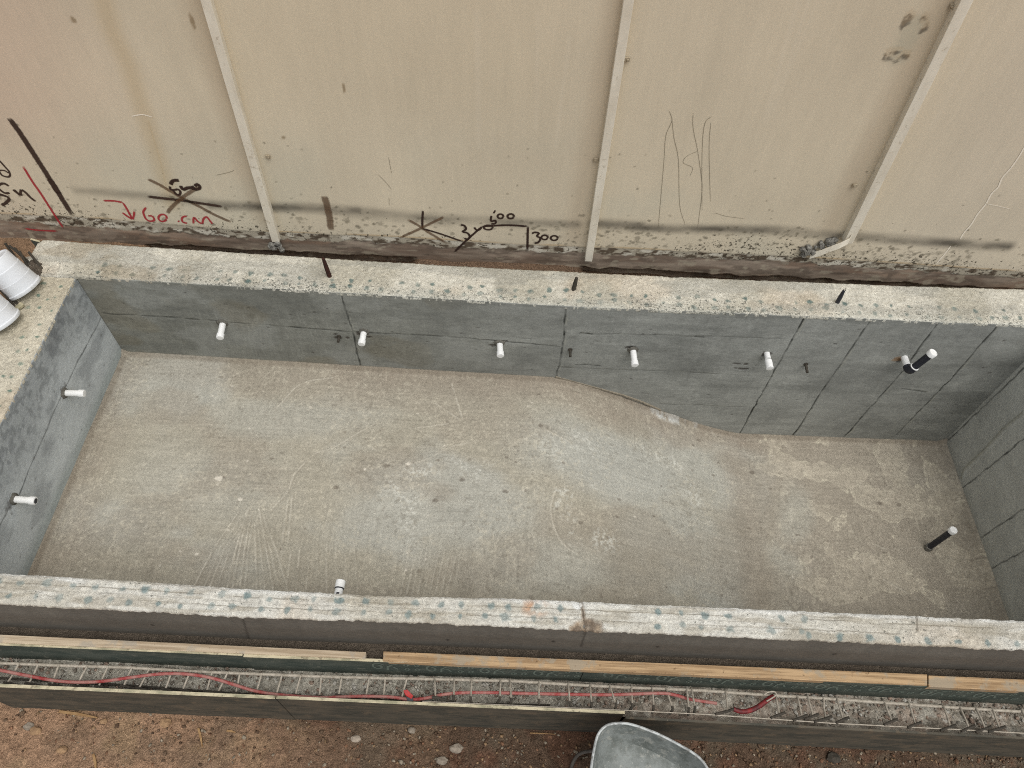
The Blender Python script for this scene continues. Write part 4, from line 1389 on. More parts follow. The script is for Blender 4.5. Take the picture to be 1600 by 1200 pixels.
foot = MB()
pts = [(1331, 366), (1326, 376), (1312, 383), (1298, 388), (1283, 394), (1266, 399)]
yy = [0.055, 0.075, 0.08, 0.07, 0.055, 0.03]
prev = None
A = []
B = []
for (x, y), o in zip(pts, yy):
    q = ony(x, y, YF - o)
    A.append(q + np.array((0, 0, 0.018)))
    B.append(q + np.array((0, -0.012, -0.026)))
for i in range(len(A) - 1):
    foot.prism([A[i], A[i + 1], B[i + 1], B[i]], (0, 0.006, 0.002))
foot.build('bent_foot', M_POST, p3, bevel=0.001)['label'] = 'torn foot of the post bent to the left'
ml = MB()
rr = np.random.RandomState(5)
for k in range(26):
    t = rr.rand()
    x = 1252 + t * 54 + rr.normal(0, 2)
    y = 394 - t * 20 + rr.normal(0, 3)
    lump(ml, ony(x, y, YF - 0.012 - 0.015 * rr.rand()), rr.uniform(.014, .03), k, 1)
ml.build('mortar_crust', M_MORTAR, fence, smooth=True)
ml = MB()
for k in range(7):
    q = ony(424 + k * 2.6 + rr.normal(0, 1), 386 + rr.normal(0, 3), YF - 0.03 - 0.02 * rr.rand())
    lump(ml, q, rr.uniform(.02, .032), k + 60, 1)
ml.build('mortar_crust', M_MORTAR, fence, smooth=True)


# ------------------------------------------------------------------ pipes cast into the pool
def pipe_parts(t, root, axis, length, r=0.0255, cap=0.035, mat=M_WHITE, capmat=M_WHITE, band=None, crooked=0):
    root = np.asarray(root, float)
    ax = np.asarray(axis, float)
    ax = ax / np.linalg.norm(ax)
    MB().lathe(root - ax * 0.03, ax, [(0, r), (length - cap * 0.6 + 0.03, r)], 20).build('pipe', mat, t, smooth=True)
    collar(t, root, ax, r)
    e = root + ax * (length - cap)
    MB().lathe(e, ax, [(0, r + .0005), (0.0005, r + .0045), (cap - .004, r + .0045), (cap, r + .001), (cap + .001, r * 0.6)], 20).build('end_cap', capmat, t, smooth=True)
    if band:
        MB().lathe(e - ax * 0.006, ax, [(0, r + .0008), (0.0005, r + .003), (.008, r + .003), (.0085, r + .0008)], 20).build('tape_band', band, t, smooth=True)


def collar(t, root, ax, r):
    """rough patch of grout pressed round the pipe where it leaves the wall"""
    rr = np.random.RandomState(int(abs(root[0] * 997 + root[1] * 131)) % 9999)
    h = np.cross(ax, (0, 0, 1.0))
    h /= np.linalg.norm(h) + 1e-9
    b = np.cross(h, ax)
    n = 26
    V, F = [], []
    for rad, d in ((r * 0.9, .012), (r * 1.15, .010), (r * 1.5, .006), (r * 1.9, -.004)):
        for k in range(n):
            w_ = 2 * math.pi * k / n
            q = rad * (1 + (0.0 if rad < r else 0.28) * (rr.rand() - 0.4)) 
            V.append(root + ax * (d + .004 * (rr.rand() - .5)) + q * (math.cos(w_) * h + math.sin(w_) * b))
    for i in range(3):
        for k in range(n):
            F.append((i * n + k, i * n + (k + 1) % n, (i + 1) * n + (k + 1) % n, (i + 1) * n + k))
    mb = MB()
    mb.add(V, F)
    mb.build('grout_collar', M_GROUT, t, smooth=True)


PG = 'white pipe stubs in the pool walls'
for (px, py, lbl, ln) in ((348, 503, 'white plastic pipe stub in back wall nearest the pool corner by the buckets', 0.125),
                          (569, 514, 'white plastic pipe stub in back wall beside the first vertical joint', 0.125),
                          (781, 530, 'white plastic pipe stub in back wall left of the small steel stub', 0.125),
                          (989, 541, 'white plastic pipe stub in back wall above the start of the sloping floor', 0.125)):
    p = ony(px, py + 3, 0)
    p[1] = float(y_back(p[0]))
    t = thing('pipe_stub', lbl, 'pipe', p, PG)
    pipe_parts(t, p, (0.10 * math.sin(px), -1, -0.03 + 0.07 * math.cos(px)), ln * (1 + .1 * math.sin(px * 3)), r=0.0235)
# broken one: stub and a collar dropped out of line
p = ony(1198, 551, 0)
p[1] = float(y_back(p[0]))
t = thing('pipe_stub', 'white pipe stub with crooked end coupling set in a ragged hole beside two rusty voids', 'pipe', p, PG)
MB().lathe(p + np.array((0, 0.03, 0)), (0.0, -1, 0), [(0, .022), (.085, .022)], 20).build('pipe', M_WHITE, t, smooth=True)
MB().lathe(p + np.array((0.004, -0.06, -0.012)), (0.05, -1, -0.1), [(0, .02), (0.001, .028), (.068, .028), (.07, .022)], 20).build('coupling', M_WHITE, t, smooth=True)
# the one with a black riser
p = ony(1413, 559, 0)
p[1] = float(y_back(p[0]))
t = thing('pipe_stub', 'white wall pipe turning up into a black riser with white cap', 'pipe', p, PG)
yr = p[1] - 0.13
MB().lathe(p + np.array((0, 0.03, 0)), (0.0, -1, 0), [(0, .0255), (.125, .0255)], 20).build('pipe', M_WHITE, t, smooth=True)
e0 = p + np.array((0.0, -0.085, 0.0))
e1 = np.array((p[0], yr, p[2]))
top = ony(1458, 551, yr)
up = (top - e1) / np.linalg.norm(top - e1)
arc = [e0]
for a in np.linspace(0, 1, 7):
    arc.append((1 - a) ** 2 * (e1 + np.array((0, 0.03, 0))) + 2 * a * (1 - a) * e1 + a * a * (e1 + up * 0.03))
arc.append(e1 + up * 0.055)
MB().tube(arc, 0.0315, 18).build('elbow', M_BLACK, t, smooth=True)
MB().lathe(e1 + up * 0.053, up, [(0, .03), (.001, .033), (.006, .033), (.007, .026)], 20).build('sealing_ring', M_WHITE, t, smooth=True)
MB().tube([e1 + up * 0.05, top - up * 0.02], 0.0255, 20).build('riser', M_BLACK, t, smooth=True)
MB().lathe(top - up * 0.03, up, [(0, .026), (.001, .033), (.032, .033), (.036, .030), (.0365, .024), (.034, .023)], 22).build('end_cap', M_WHITE, t, smooth=True)
# left wall
for (px, py, lbl) in ((101, 614, 'capped white pipe stub in left wall below the dark seam, nearer the back corner'), (22, 780, 'open ended white pipe stub in left wall, nearer the front rim')):
    p = onx(px, py, 0)
    t = thing('pipe_stub', lbl, 'pipe', p, PG)
    pipe_parts(t, p, (1, -0.02 if px == 22 else 0.05, -0.03), 0.135, r=0.0225)
    if px == 22:
        MB().lathe(p + np.array((0.1355, -.003, -.004)), (1, 0, -0.03), [(0, .017), (.0012, .017)], 18).build('bore', M_BLACK, t, smooth=True)
# front wall
q = onz(533, 908, -0.2)
yw = float(ed(F_IN, q[0]))
p = np.array((q[0] - 0.006, yw - 0.006, -0.2))
t = thing('pipe_stub', 'white pipe stub with black band showing beyond the front rim', 'pipe', p, PG)
pipe_parts(t, p, (0.03, 1, 0), q[1] - yw + 0.01, r=0.0235, cap=0.045, band=M_BLACK)
MB().box((p[0] - .004, p[1] + (q[1] - yw) * 0.45, p[2] + .0222), (p[0] + .012, p[1] + (q[1] - yw) * 0.53, p[2] + .0245)).build('printed_mark', M_BLACK, t)
# riser from the floor of the deep end
b = on_floor(1449, 857)
top = ony(1490, 828, b[1])
t = thing('pipe_stub', 'black pipe riser with white cap standing on the deep floor', 'pipe', b)
up = (top - b) / np.linalg.norm(top - b)
MB().tube([b - up * 0.03, top - up * 0.015], 0.0235, 20).build('pipe', M_BLACK, t, smooth=True)
MB().lathe(b + up * 0.004, up, [(0, .031), (.035, .031), (.037, .024)], 20).build('socket', M_MORTAR, t, smooth=True)
MB().lathe(top - up * 0.03, up, [(0, .024), (.001, .031), (.03, .031), (.034, .028), (.0345, .022), (.032, .021)], 22).build('end_cap', M_WHITE, t, smooth=True)

# small dark steel stubs of the cut formwork ties
TG = 'small dark tie stubs in the back wall'
for (px, py, ln, lbl) in ((891, 542, 0.06, 'small dark steel stub in back wall just right of the middle joint'), (1259, 568, 0.075, 'small dark steel stub in back wall between two slanting seams'),
                          (530, 524, 0.05, 'small dark steel stub in a rusty stain left of the first joint')):
    p = ony(px, py, 0)
    p[1] = float(y_back(p[0]))
    mb = MB().tube([p + np.array((0, .02, 0)), p + np.array((0, -ln, -.01))], 0.0105, 12)
    mb.lathe(p + np.array((0, -.001, 0)), (0, -1, 0), [(0, .018), (.006, .017), (.008, .011)], 12)
    tag(mb.build('tie_stub', M_DARKBAR, None, smooth=True), lbl, 'steel stub', TG)

# bars standing in the back wall's top
RG = 'bar stubs standing on the back wall top'
for (bx, by, tx, ty, lbl, mt) in ((515, 432, 505, 404, 'rusty bar stub on back wall top in front of the brown smear', M_RUST), (896, 453, 901, 434, 'short bar stub on back wall top below the middle fence post', M_DARKBAR),
                                  (1308, 473, 1318, 455, 'blackened bar stub on back wall top below the bent post foot', M_BLACK)):
    b = onz(bx, by, 0.0)
    tp = ony(tx, ty, b[1])
    u = (tp - b) / np.linalg.norm(tp - b)
    mb = MB().tube([b - u * 0.03, b + (tp - b) * 0.55, tp], [0.0165, 0.0155, 0.011], 10)
    if mt is M_BLACK:
        lp = [tp + np.array((0, 0, -.01)), tp + np.array((.012, 0, .012)), tp + np.array((.006, 0, .026)), tp + np.array((-.006, 0, .018)), tp + np.array((0, 0, 0))]
        mb.tube(lp, 0.0025, 6)
    tag(mb.build('bar_stub', mt, None, smooth=True), lbl, 'bar stub', RG)


# ------------------------------------------------------------------ buckets and scrap on the left wall
def bucket(name, base, topc, R, H, lbl, seed):
    base = np.asarray(base, float)
    ax = (np.asarray(topc) - base)
    ax = ax / np.linalg.norm(ax)
    t = thing(name, lbl, 'bucket', base, 'white buckets on the left wall')
    # standing on its open mouth: lip below, stepped bands, closed bottom uppermost
    prof = [(0, R * 1.03), (.006, R * 1.07), (.022, R * 1.07), (.028, R * 1.02), (H * .33, R * .985), (H * .34, R * .99), (H * .365, R * .988), (H * .37, R * .972), (H * .66, R * .935), (H * .67, R * .938),
            (H * .69, R * .934), (H * .70, R * .912), (H * .965, R * .87), (H * .99, R * .85), (H, R * .81), (H - .004, R * .77), (H - .006, R * .2)]
    MB().lathe(base, ax, prof[:12], 40).build('body', M_BUCKET, t, smooth=True)
    MB().lathe(base, ax, prof[11:], 40).build('bottom', M_BUCKET, t, smooth=True)


c0 = onz(38, 449, 0.05)
bucket('bucket', c0 + np.array((-0.012, 0.01, -.03)), onz(0, 414, 0.21), 0.118, 0.27, 'white plastic bucket upside down on the left wall, nearer the back corner', 3)
c1 = onz(3, 502, 0.05)
bucket('bucket', c1 + np.array((-0.01, 0.01, -.03)), onz(-34, 466, 0.21), 0.118, 0.27, 'white plastic bucket upside down on the left wall, cut off by the photo edge', 4)

DG = 'steel bars sticking out behind the buckets'
bars = [((14, 383, .14), (62, 425, -.06)), ((22, 387, .12), (55, 420, -.05)), ((45, 394, .05), (66, 420, .0)), ((34, 404, .02), (62, 402, -.02)), ((0, 452, .1), (26, 482, -.02)), ((2, 448, .08), (34, 478, -.04)), ((-6, 462, .1), (22, 490, -.03))]
bars += [((8, 380, .16), (40, 424, -.08)), ((30, 392, .1), (50, 428, -.04)), ((-4, 440, .14), (18, 470, .0)), ((6, 456, .06), (40, 486, -.03))]
bl = ['longest dark steel bar slanting up beside the green board', 'dark steel bar second from the green board', 'short rusty bar lying against the back wall corner', 'thin pale tie wire bar lying behind the bucket',
      'dark bar between the two buckets, middle one of three', 'dark bar between the two buckets nearest the upper bucket', 'dark bar between the two buckets nearest the lower bucket',
      'dark steel bar nearest the photo edge behind the upper bucket', 'short dark bar dipping behind the upper bucket rim', 'dark bar half hidden under the side of the upper bucket', 'dark bar ending at the green board offcut']
for (a, b, lb) in zip([x[0] for x in bars], [x[1] for x in bars], bl):
    p, q = onz(*a), onz(*b)
    tag(MB().tube([p, (p + q) / 2 + np.array((0, 0, .004)), q], 0.0085, 8).build('steel_bar', M_DARKBAR if 'pale' not in lb else M_REBAR, None, smooth=True), lb, 'steel bar', DG)
mb = MB()
r = np.random.RandomState(2)
for k in range(40):
    lump(mb, onz(46 + r.uniform(0, 20), 412 + r.uniform(0, 18), 0.006), r.uniform(.006, .014), k, 1)
for k in range(60):
    lump(mb, onz(40 + r.uniform(0, 24), 408 + r.uniform(0, 22), 0.004), r.uniform(.005, .016), k + 90, 1)
for k in range(50):
    lump(mb, onz(8 + r.uniform(0, 20), 478 + r.uniform(0, 12), 0.006), r.uniform(.006, .014), k + 40, 1)
tag(mb.build('rubble', mat_plain('dark_rubble', tuple(lin(70, 64, 56)), tuple(lin(104, 94, 82)), 60, 0.95, bump=0.6), None), 'dark crumbs of mortar scattered by the buckets', 'rubble', kind='stuff')
# offcuts
q = [onz(22, 485, .012), onz(34, 474, .012), onz(39, 478, .012), onz(25, 490, .012)]
tag(MB().prism(q, (0, 0, .018)).build('board_offcut', M_PLYEDGE, None, bevel=.001), 'small pale green board offcut between the two buckets', 'board')
a, b = onz(47.5, 375, 0.0), onz(62, 379, 0.0)
t = tag(MB().prism([a, b, b + np.array((0, 0, -.35)), a + np.array((.02, 0, -.35))], (0, .014, 0)).build('formwork_board', M_PLY, None), 'small dark green board standing at the back left wall corner', 'board')
MB().prism([a + np.array((0, 0, .001)), b + np.array((0, 0, .001)), b + np.array((0, .014, .001)), a + np.array((0, .014, .001))], (0, 0, .004)).build('board_edge', M_PLYEDGE, t)

# ------------------------------------------------------------------ the formwork trench in front
ZP = -0.42          # top of the inner shutter and its rails
ZG = -0.70          # concrete rubble bed in the trench
ZO = -0.55          # top of the outer shutter


def rail(far0, far1, near0, near1, z, th, mat, lbl):
    q = [onz(*far0, z), onz(*far1, z), onz(*near1, z), onz(*near0, z)]
    o = MB().prism(q, (0, 0, -th)).build('timber_rail', mat, None, bevel=0.003)
    return tag(o, lbl, 'timber', 'timber rails along the inner formwork')


rail((-60, 988.5), (572, 1018.5), (-60, 1001.5), (571, 1029.5), ZP + 0.012, 0.05, M_PLANKG, 'pale weathered timber rail at the left on top of the green formwork boards')
rail((599, 1017.5), (1449, 1053.5), (598, 1033), (1449, 1071), ZP + 0.012, 0.05, M_PLANK, 'orange toned timber rail in the middle on top of the green formwork boards')
rail((1451, 1055), (1690, 1065.5), (1451, 1073), (1690, 1085), ZP + 0.012, 0.05, M_PLANK, 'timber rail at the right end on top of the green formwork boards')


def shutter(name, pa, pb, z, zb, th, mat, lbl, group, print_=None, edge=True):
    """upright board whose top near edge runs from pixel pa to pixel pb at height z"""
    a, b = onz(*pa, z), onz(*pb, z)
    d = (b - a) / np.linalg.norm(b - a)
    n = np.array((-d[1], d[0], 0))
    q = [a, b, b + np.array((0, 0, zb - z)), a + np.array((0, 0, zb - z))]
    t = thing(name, lbl, 'formwork board', (a + b) / 2 + np.array((0, 0, zb - z)), group)
    MB().prism(q, n * th).build('board', mat, t)
    e0 = [p + np.array((0, 0, .0005)) for p in (a - n * .0015, b - n * .0015, b + n * (th + .001), a + n * (th + .001))]
    if edge:
        MB().prism(e0, (0, 0, .005)).build('raw_edge', M_PLYEDGE, t, bevel=.001)
    return t, a, b, d, n


IG = 'boards of the inner formwork side'
s1 = shutter('formwork_board', (-60, 1005.5), (379, 1024.5), ZP - .004, ZG - .1, .014, M_PLY, 'dark green upright formwork board at the left, plain and smeared', IG)
s2 = shutter('formwork_board', (380.5, 1026.5), (913, 1045.5), ZP - .004, ZG - .1, .014, M_PLY, 'dark green upright formwork board in the middle, faintly patterned', IG)
s3 = shutter('formwork_board', (914.5, 1045), (1690, 1086.5), ZP - .004, ZG - .1, .014, M_PLY, 'dark green upright formwork board at the right with printed spirals', IG, edge=False)


def printed(s, x0, x1, big, seed):
    """row of faded spiral and hook emblems on the board's face"""
    t, a, b, d, n = s
    mb = MB()
    ln = np.linalg.norm(b - a)
    r = np.random.RandomState(seed)
    k = 0
    u = x0
    up = np.array((0, 0, 1.0))

    def ribbon(pts, wd, k):
        V, E, F = [], [], []
        N_ = len(pts)
        for i, (p, q) in enumerate(pts):
            i0, i1 = max(i - 1, 0), min(i + 1, N_ - 1)
            tx, tz = pts[i1][0] - pts[i0][0], pts[i1][1] - pts[i0][1]
            m = math.hypot(tx, tz) + 1e-9
            sx, sz = -tz / m, tx / m
            for w_, e in ((-1, .2), (0, 1.0), (1, .2)):
                V.append(a + d * (p + sx * wd * w_) + up * (q + sz * wd * w_) - n * (.0024 + .0002 * (k % 5)))
                E.append(e)
        for i in range(N_ - 1):
            for w_ in range(2):
                F.append((i * 3 + w_, i * 3 + w_ + 1, i * 3 + 4 + w_, i * 3 + 3 + w_))
        mb.add(V, F, None, E)
    while u < min(x1, ln - 0.15):
        zc = -0.10 + r.normal(0, .006)
        R = 0.060
        sp = [(u + (R * (1 - 0.62 * t_)) * 0.62 * math.cos(4.6 * t_ * 1.6 + .6), zc + (R * (1 - 0.62 * t_)) * 1.15 * math.sin(4.6 * t_ * 1.6 + .6)) for t_ in np.linspace(0, 1, 26)]
        ribbon(sp, .0085, k)
        ribbon([(u + .05, zc - .07), (u + .055, zc), (u + .085, zc + .045), (u + .115, zc + .06)], .0085, k + 1)
        ribbon([(u + .055, zc + .005), (u + .09, zc - .002), (u + .11, zc - .05)], .0075, k + 2)
        for sx in (0.165, 0.225):
            for sz in (.045, -.045):
                ribbon([(u + sx + .016 * (1 - .5 * q_) * math.cos(7.5 * q_), zc + sz + .03 * (1 - .5 * q_) * math.sin(7.5 * q_)) for q_ in np.linspace(0, 1, 14)], .0048, k + 3)
        k += 4
        u += 0.31
    return mb.build('printed_pattern', M_PRINT, t)


printed(s2, 0.75, 2.0, True, 3)
printed(s3, 0.15, 3.3, True, 5)


def trench():
    xs = np.arange(-0.75, 7.6, 0.0062)
    ys = np.arange(-2.62, -2.34, 0.0062)
    X, Y = np.meshgrid(xs, ys, indexing='ij')
    Z = ZG + 0.04 * (fbm(X * 4, Y * 6, 4, 301) - 0.5) + 0.030 * (fbm(X * 32, Y * 32, 4, 303) - 0.5) + 0.05 * ss(3.6, 4.3, X) * ss(-2.52, -2.60, Y)
    C = mixc(np.broadcast_to(lin(166, 159, 146), X.shape + (3,)), lin(132, 124, 112), ss(0.42, 0.6, fbm(X * 9, Y * 9, 4, 305)))
    C = mixc(C, lin(182, 178, 166), 0.7 * ss(0.56, 0.66, fbm(X * 26, Y * 26, 3, 307)))
    C = mixc(C, lin(168, 138, 120), 0.25 * ss(0.56, 0.66, fbm(X * 12, Y * 12, 3, 309)) * ss(2.8, 4.2, X))
    C = mixc(C, lin(168, 166, 154), 0.45 * (1 - ss(3.2, 4.2, X)))
    ob = np.array([onz(x, y, ZO)[:2] for x, y in ((-60, 1071), (430, 1092), (976, 1115.5))] + [onz(x, y, ZO - .03)[:2] for x, y in ((1050, 1127), (1700, 1160))])
    Y = np.maximum(Y, np.interp(X, ob[:, 0], ob[:, 1]) + 0.012)
    structure(grid('trench_bed', np.stack((X, Y, Z), -1), M_GRAV, None, C))


trench()


def pebbles(name, n, xr, yr, zf, size, cols, mat, seed, lbl):
    import bmesh
    bm = bmesh.new()
    bmesh.ops.create_icosphere(bm, subdivisions=1, radius=1.0)
    base = np.array([v.co for v in bm.verts])
    bm.verts.index_update()
    fc = np.array([[v.index for v in f.verts] for f in bm.faces])
    bm.free()
    r = np.random.RandomState(seed)
    V = []
    F = []
    Cc = []
    for k in range(n):
        x = xr(r)
        y = yr(r)
        s = size(r, x)
        p = base * (1 + 0.28 * r.randn(len(base), 1)).clip(0.6, 1.5) * np.array((s * r.uniform(.8, 1.4), s * r.uniform(.7, 1.2), s * r.uniform(.5, .8)))
        a = r.uniform(0, 6.28)
        R = np.array(((math.cos(a), -math.sin(a), 0), (math.sin(a), math.cos(a), 0), (0, 0, 1)))
        V.append(p @ R.T + np.array((x, y, zf(x, y) + s * 0.25)))
        F.append(fc + k * len(base))
        c = cols[r.randint(len(cols))] * r.uniform(0.75, 1.15)
        Cc.append(np.repeat(c[None], len(base), 0))
    V = np.concatenate(V)
    F = np.concatenate(F)
    me = bpy.data.meshes.new(name)
    me.vertices.add(len(V))
    me.vertices.foreach_set('co', V.astype(np.float32).ravel())
    me.loops.add(F.size)
    me.loops.foreach_set('vertex_index', F.astype(np.int32).ravel())
    me.polygons.add(len(F))
    me.polygons.foreach_set('loop_start', np.arange(0, F.size, 3, dtype=np.int32))
    me.update(calc_edges=True)
    add_attr(me, 'Col', np.concatenate(Cc))
    o = link(name, me, mat, None, False)
    return tag(o, lbl, 'gravel', kind='stuff')


pebbles('gravel', 2600, lambda r: r.uniform(-0.6, 7.4), lambda r: r.uniform(-2.545, -2.40), lambda x, y: ZG, lambda r, x: abs(r.normal(.0045, .003)) + .0025, [lin(172, 166, 154), lin(138, 130, 118), lin(192, 188, 178), lin(150, 132, 118)], M_GRAV, 3,
        'grey broken concrete gravel filling the formwork trench')


def soil_x(r):
    return -0.9 + 8.4 * r.rand() ** 0.62


pebbles('gravel', 6000, soil_x, lambda r: r.uniform(-3.25, -2.60), lambda x, y: Z_SOIL + 0.002, lambda r, x: abs(r.normal(.0035, .0035)) + .0022,
        [lin(150, 124, 96, .9), lin(118, 98, 80, .9), lin(156, 144, 126, .9), lin(104, 84, 68, .9), lin(136, 104, 82, .9)], M_GRAV, 8, 'small loose stones on the soil in front of the formwork')

OG = 'boards of the outer formwork side'
shutter('formwork_board', (-60, 1071), (430, 1092), ZO, Z_SOIL - .05, .016, M_PLYB, 'muddy outer formwork board at the left above the orange soil', OG)
shutter('formwork_board', (431.5, 1091.5), (976, 1115.5), ZO, Z_SOIL - .05, .014, M_PLYB, 'greenish outer formwork board in the middle left of the wheelbarrow', OG)
shutter('formwork_board', (977.5, 1123), (1700, 1160), ZO - .03, Z_SOIL - .05, .012, M_PLYB, 'dark outer formwork board at the right behind the wheelbarrow', OG, edge=False)

# reinforcement cage
cage = thing('reinforcement_cage', 'dusty steel reinforcement cage lying in the formwork trench', 'rebar cage', (3.2, -2.45, ZG))
ZT = -0.61
ZN = -0.555
far = [onz(x, y, ZT) for x, y in ((-60, 1033), (0, 1036), (100, 1040), (200, 1043), (300, 1049), (400, 1053), (500, 1057), (600, 1059.5), (700, 1061.5), (800, 1064), (900, 1070), (1000, 1075), (1100, 1079), (1200, 1086), (1300, 1092), (1400, 1099), (1500, 1106), (1680, 1117))]
MB().tube(far, 0.0088, 8).build('long_bar', M_REBAR, cage, smooth=True)
near = [onz(x, y, ZN) for x, y in ((660, 1096), (800, 1102), (900, 1106.5), (1000, 1111), (1100, 1116), (1200, 1123), (1300, 1130), (1400, 1135), (1500, 1140), (1680, 1150))]
MB().tube(near, 0.0034, 6).build('long_wire', M_REBAR, cage, smooth=True)
low = [onz(x, y, ZG + .03) for x, y in ((-60, 1056), (60, 1063), (200, 1071), (400, 1086), (520, 1091), (700, 1099), (860, 1102))]
MB().tube(low, 0.006, 8).build('long_bar', M_DARKBAR, cage, smooth=True)
TOPS = [-2, 30, 60, 92, 137, 169, 207, 234, 269, 298, 332, 356, 375, 409, 441, 470, 502, 534, 577, 602, 636, 679, 710, 737, 782, 797, 842, 888, 922, 953, 987, 1019, 1041, 1073, 1081, 1134, 1212, 1246, 1262, 1287, 1308, 1382, 1421, 1474, 1500, 1525, 1551, 1597]
fp = np.array([(x, y) for x, y in ((-60, 1033), (0, 1036), (100, 1040), (200, 1043), (300, 1049), (400, 1053), (500, 1057), (600, 1059.5), (700, 1061.5), (800, 1064), (900, 1070), (1000, 1075), (1100, 1079), (1200, 1086), (1300, 1092), (1400, 1099), (1500, 1106), (1680, 1117))])
r = np.random.RandomState(6)
for x in TOPS:
    y0 = float(np.interp(x, fp[:, 0], fp[:, 1])) - 1
    f = onz(x, y0, ZT + .008)
    sk = -20 * (1 - min(x, 760) / 760) + 13 * max(0, (x - 760) / 840) + r.normal(0, 2.5)
    ln = 30 + 3 * r.rand()
    g = onz(x + sk, y0 + ln, ZT + .004 if x < 640 else ZN - .004)
    k = f + np.array((0, .012, -.004))
    pts = [k + np.array((0, 0, -.10)), k + np.array((0, 0, -.012)), f, f + (g - f) * .5 + np.array((0, 0, r.normal(0, .004))), g]
    st_ = MB().tube(pts, 0.0056, 8).build('stirrup', M_REBAR, cage, smooth=True)
    # hooked end, a thicker bar in the darker steel colour
    if x < 700:
        e = g + np.array((0.075 + .03 * r.rand(), -0.012, -.03))
        hk = [g + np.array((-.02, .004, .004)), g + np.array((.02, 0, .002)), e]
    else:
        e = g + np.array((-0.05 - .03 * r.rand(), -0.022, .008)) if x > 1100 else g + np.array((r.normal(0, .012), -0.022, -.03))
        hk = [g + np.array((.030, .010, .016)) if x > 1100 else g + np.array((0, .016, .002)), g, e]
    MB().tube(hk, 0.0075, 8).build('hook', M_DARKBAR, st_, smooth=True)

# red cable
zc = ZT + 0.022
cp = [(-40, 1040), (0, 1047), (40, 1055), (90, 1064), (130, 1066), (165, 1064), (200, 1059), (250, 1053), (290, 1053), (330, 1059), (370, 1071), (400, 1080), (440, 1086), (500, 1090), (560, 1088), (610, 1089), (640, 1093), (665, 1091), (700, 1084), (750, 1082),
      (850, 1084), (950, 1085.5), (1030, 1083), (1055, 1086), (1075, 1092), (1100, 1096), (1120, 1099)]
pts = [onz(x, y, zc if 60 < x < 1070 else zc - .03 * (x > 1070)) for x, y in cp]
tag(MB().tube(smooth_path(pts, 4), 0.0098, 10).build('cable', M_CABLE, None, smooth=True), 'long dusty red cable winding over the reinforcement bars', 'cable')
pts = [onz(x, y, zc - .01) for x, y in ((1146, 1108), (1160, 1112), (1175, 1109), (1188, 1102), (1200, 1093), (1209, 1088))]
t = thing('cable', 'short dark red cable end curling up at the right of the trench', 'cable', pts[0])
MB().tube(smooth_path(pts, 4), 0.0140, 12).build('sheath', mat_plain('dark_red_cable', tuple(lin(138, 44, 44)), tuple(lin(58, 32, 34)), 24, 0.6), t, smooth=True)
pts = [onz(x, y, zc) for x, y in ((1196, 1097), (1206, 1091), (1211, 1086), (1207, 1082), (1198, 1083), (1192, 1087))]
MB().tube([p + np.array((0, 0, .022)) for p in smooth_path(pts, 4)], 0.0042, 8).build('tie_wire', M_REBAR, t, smooth=True)
# red tag clipped on the cable
c = onz(637, 1086, zc + .012)
t = thing('cable_clip', 'bright red clip with black base on the red cable', 'clip', onz(640, 1092, zc))
MB().prism([onz(630, 1079, zc + .03), onz(636, 1077, zc + .03), onz(646, 1087, zc + .02), onz(643, 1092, zc + .02), onz(634, 1087, zc + .022)], (0, 0, -.012)).build('tab', M_RED, t, bevel=.002)
MB().prism([onz(635, 1089, zc + .018), onz(645, 1088, zc + .018), onz(646, 1096, zc + .014), onz(636, 1096, zc + .014)], (0, 0, -.02)).build('base', M_BLACK, t, bevel=.002)

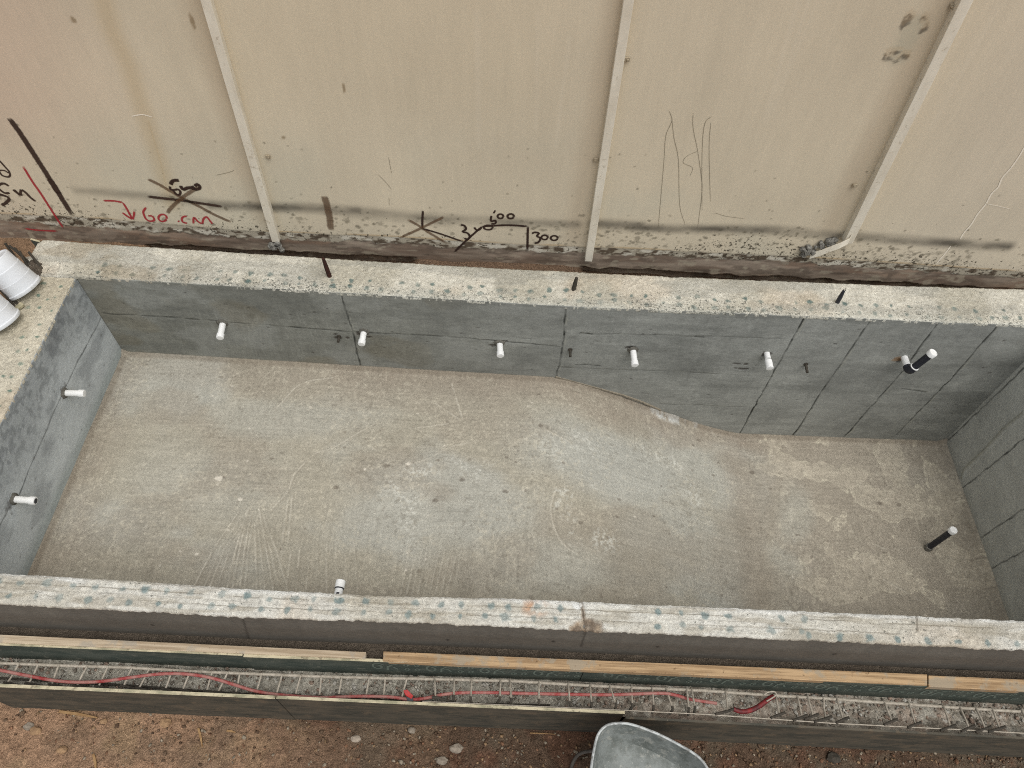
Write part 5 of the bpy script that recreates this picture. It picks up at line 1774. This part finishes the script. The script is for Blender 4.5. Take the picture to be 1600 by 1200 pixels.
# ------------------------------------------------------------------ wheelbarrow at the bottom edge
def wheelbarrow():
    zr = -0.47
    rim_px = [(918, 1262), (921, 1225), (925, 1190), (930, 1162), (936, 1145), (948, 1133.5), (965, 1130), (987, 1132), (1025, 1145.5), (1060, 1163), (1085, 1178), (1098, 1190), (1108, 1207), (1116, 1240), (1118, 1275), (1100, 1300), (1020, 1312), (950, 1300)]
    rim = [onz(x, y, zr + .035 * (1 - min(1, abs(y - 1130) / 110))) for x, y in rim_px]
    rim = smooth_path(rim + [rim[0]], 4)[:-1]
    c = sum(rim) / len(rim)
    t = thing('wheelbarrow', 'grey metal wheelbarrow tray partly in view at the bottom edge', 'wheelbarrow', (c[0], c[1], Z_SOIL))
    n = len(rim)
    mb = MB()
    V = []
    prof = [(1.0, 0), (.985, -.012), (.93, -.06), (.84, -.13), (.72, -.175), (.5, -.19), (.25, -.192), (0.02, -.192)]
    for s, dz in prof:
        for p in rim:
            q = c + (p - c) * s
            V.append((q[0], q[1], (p[2] if s > .9 else c[2] * (1 - s) + p[2] * s) + dz))
    F = []
    for i in range(len(prof) - 1):
        for k in range(n):
            F.append((i * n + k, i * n + (k + 1) % n, (i + 1) * n + (k + 1) % n, (i + 1) * n + k))
    F.append(tuple((len(prof) - 1) * n + k for k in range(n)))
    mb.add(V, F)
    o = mb.build('tray', M_BARROW, t, smooth=True)
    so = o.modifiers.new('thickness', 'SOLIDIFY')
    so.thickness = 0.003
    MB().tube(rim + [rim[0], rim[1]], 0.0075, 8, cap=False).build('rolled_rim', M_BRIM, t, smooth=True)
    # frame: two long tubes with grips, legs, front wheel
    gx = c[0]
    for s in (-1, 1):
        MB().tube([(gx + s * .10, c[1] + .30, Z_SOIL + .22), (gx + s * .14, c[1], Z_SOIL + .36), (gx + s * .22, c[1] - .5, Z_SOIL + .5), (gx + s * .25, c[1] - .75, Z_SOIL + .55)], .014, 10).build('handle', M_DARKBAR, t, smooth=True)
        MB().tube([(gx + s * .17, c[1] - .15, Z_SOIL + .41), (gx + s * .18, c[1] - .2, Z_SOIL + .02), (gx + s * .18, c[1] - .3, Z_SOIL + .02)], .012, 10).build('leg', M_DARKBAR, t, smooth=True)
    w = [(0, .05), (0.006, .13), (.02, .165), (.045, .175), (.07, .165), (.084, .13), (.09, .05)]
    wo = MB().lathe((gx - .045, c[1] + .2, Z_SOIL + .175), (1, 0, 0), w, 28).build('wheel', M_BLACK, t, smooth=True)
    # bent tube brace that shows left of the tray
    pts = [onz(x, y, Z_SOIL + .06) for x, y in ((892, 1230), (892, 1205), (896, 1190), (904, 1179), (916, 1174.5), (930, 1174), (945, 1178))]
    MB().tube(smooth_path(pts, 4), .011, 10).build('brace', mat_plain('grey_tube', tuple(lin(104, 98, 90)), tuple(lin(84, 78, 72)), 30, 0.6), t, smooth=True)


wheelbarrow()

# ------------------------------------------------------------------ loose stones and wood on the soil
STG = 'larger stones on the soil'
for k, (px, py, s, mt, lbl) in enumerate(((259, 1130, .032, M_STONEO, 'rounded orange stone on the soil below the left formwork board'), (45, 1135, .026, M_STONEG, 'pale brown stone on the soil near the left edge of the photo'),
                                          (556, 1154, .026, M_STONEW, 'nearly white stone on the bare soil'), (713, 1170, .034, M_STONEG, 'flat grey three cornered stone'), (55, 1142, .03, M_STONEO, 'brownish stone beside the pale brown stone at the left'),
                                          (97, 1172, .03, M_STONEO, 'brown stone at the left beside the short wood stick'), (643, 1141, .022, M_STONEG, 'small grey stone close to the middle formwork board'), (691, 1189, .028, M_STONEG, 'grey stone near the bottom edge below the flat one'),
                                          (162, 1127, .02, M_STONEO, 'small brown stone at the tip of the long wood splinter'), (1302, 1184, .04, M_DARKBAR, 'dark lump at the right on the gravelly soil'))):
    mb = MB()
    p = onz(px, py, Z_SOIL + s * .35)
    lump(mb, p, s, k + 3, 2, (1.2, .85, .55), rag=1.5)
    tag(mb.build('stone', mt, None), lbl, 'stone', STG)
WG = 'scraps of wood on the soil'
for (a, b, wd, lbl) in (((92, 1111), (152, 1121), .02, 'long wood splinter along the foot of the left formwork board'), ((310, 1137), (316, 1166), .016, 'narrow wood stick right of the orange stone'), ((354, 1141), (368, 1144), .014, 'tiny wood chip right of the narrow stick'),
                        ((146, 1178), (150, 1204), .018, 'short wood stick cut by the bottom edge of the photo'), ((828, 1145), (868, 1147), .008, 'thin dry twig left of the wheelbarrow')):
    p, q = onz(*a, Z_SOIL + .016), onz(*b, Z_SOIL + .014)
    d = (q - p) / np.linalg.norm(q - p)
    n = np.array((-d[1], d[0], 0)) * wd / 2
    tag(MB().prism([p - n, p + n * .6, (p + q) / 2 + n, q + n * .3, q - n * .5], (0, 0, -.010)).build('wood_scrap', M_WOOD, None, bevel=.0015), lbl, 'wood scrap', WG)
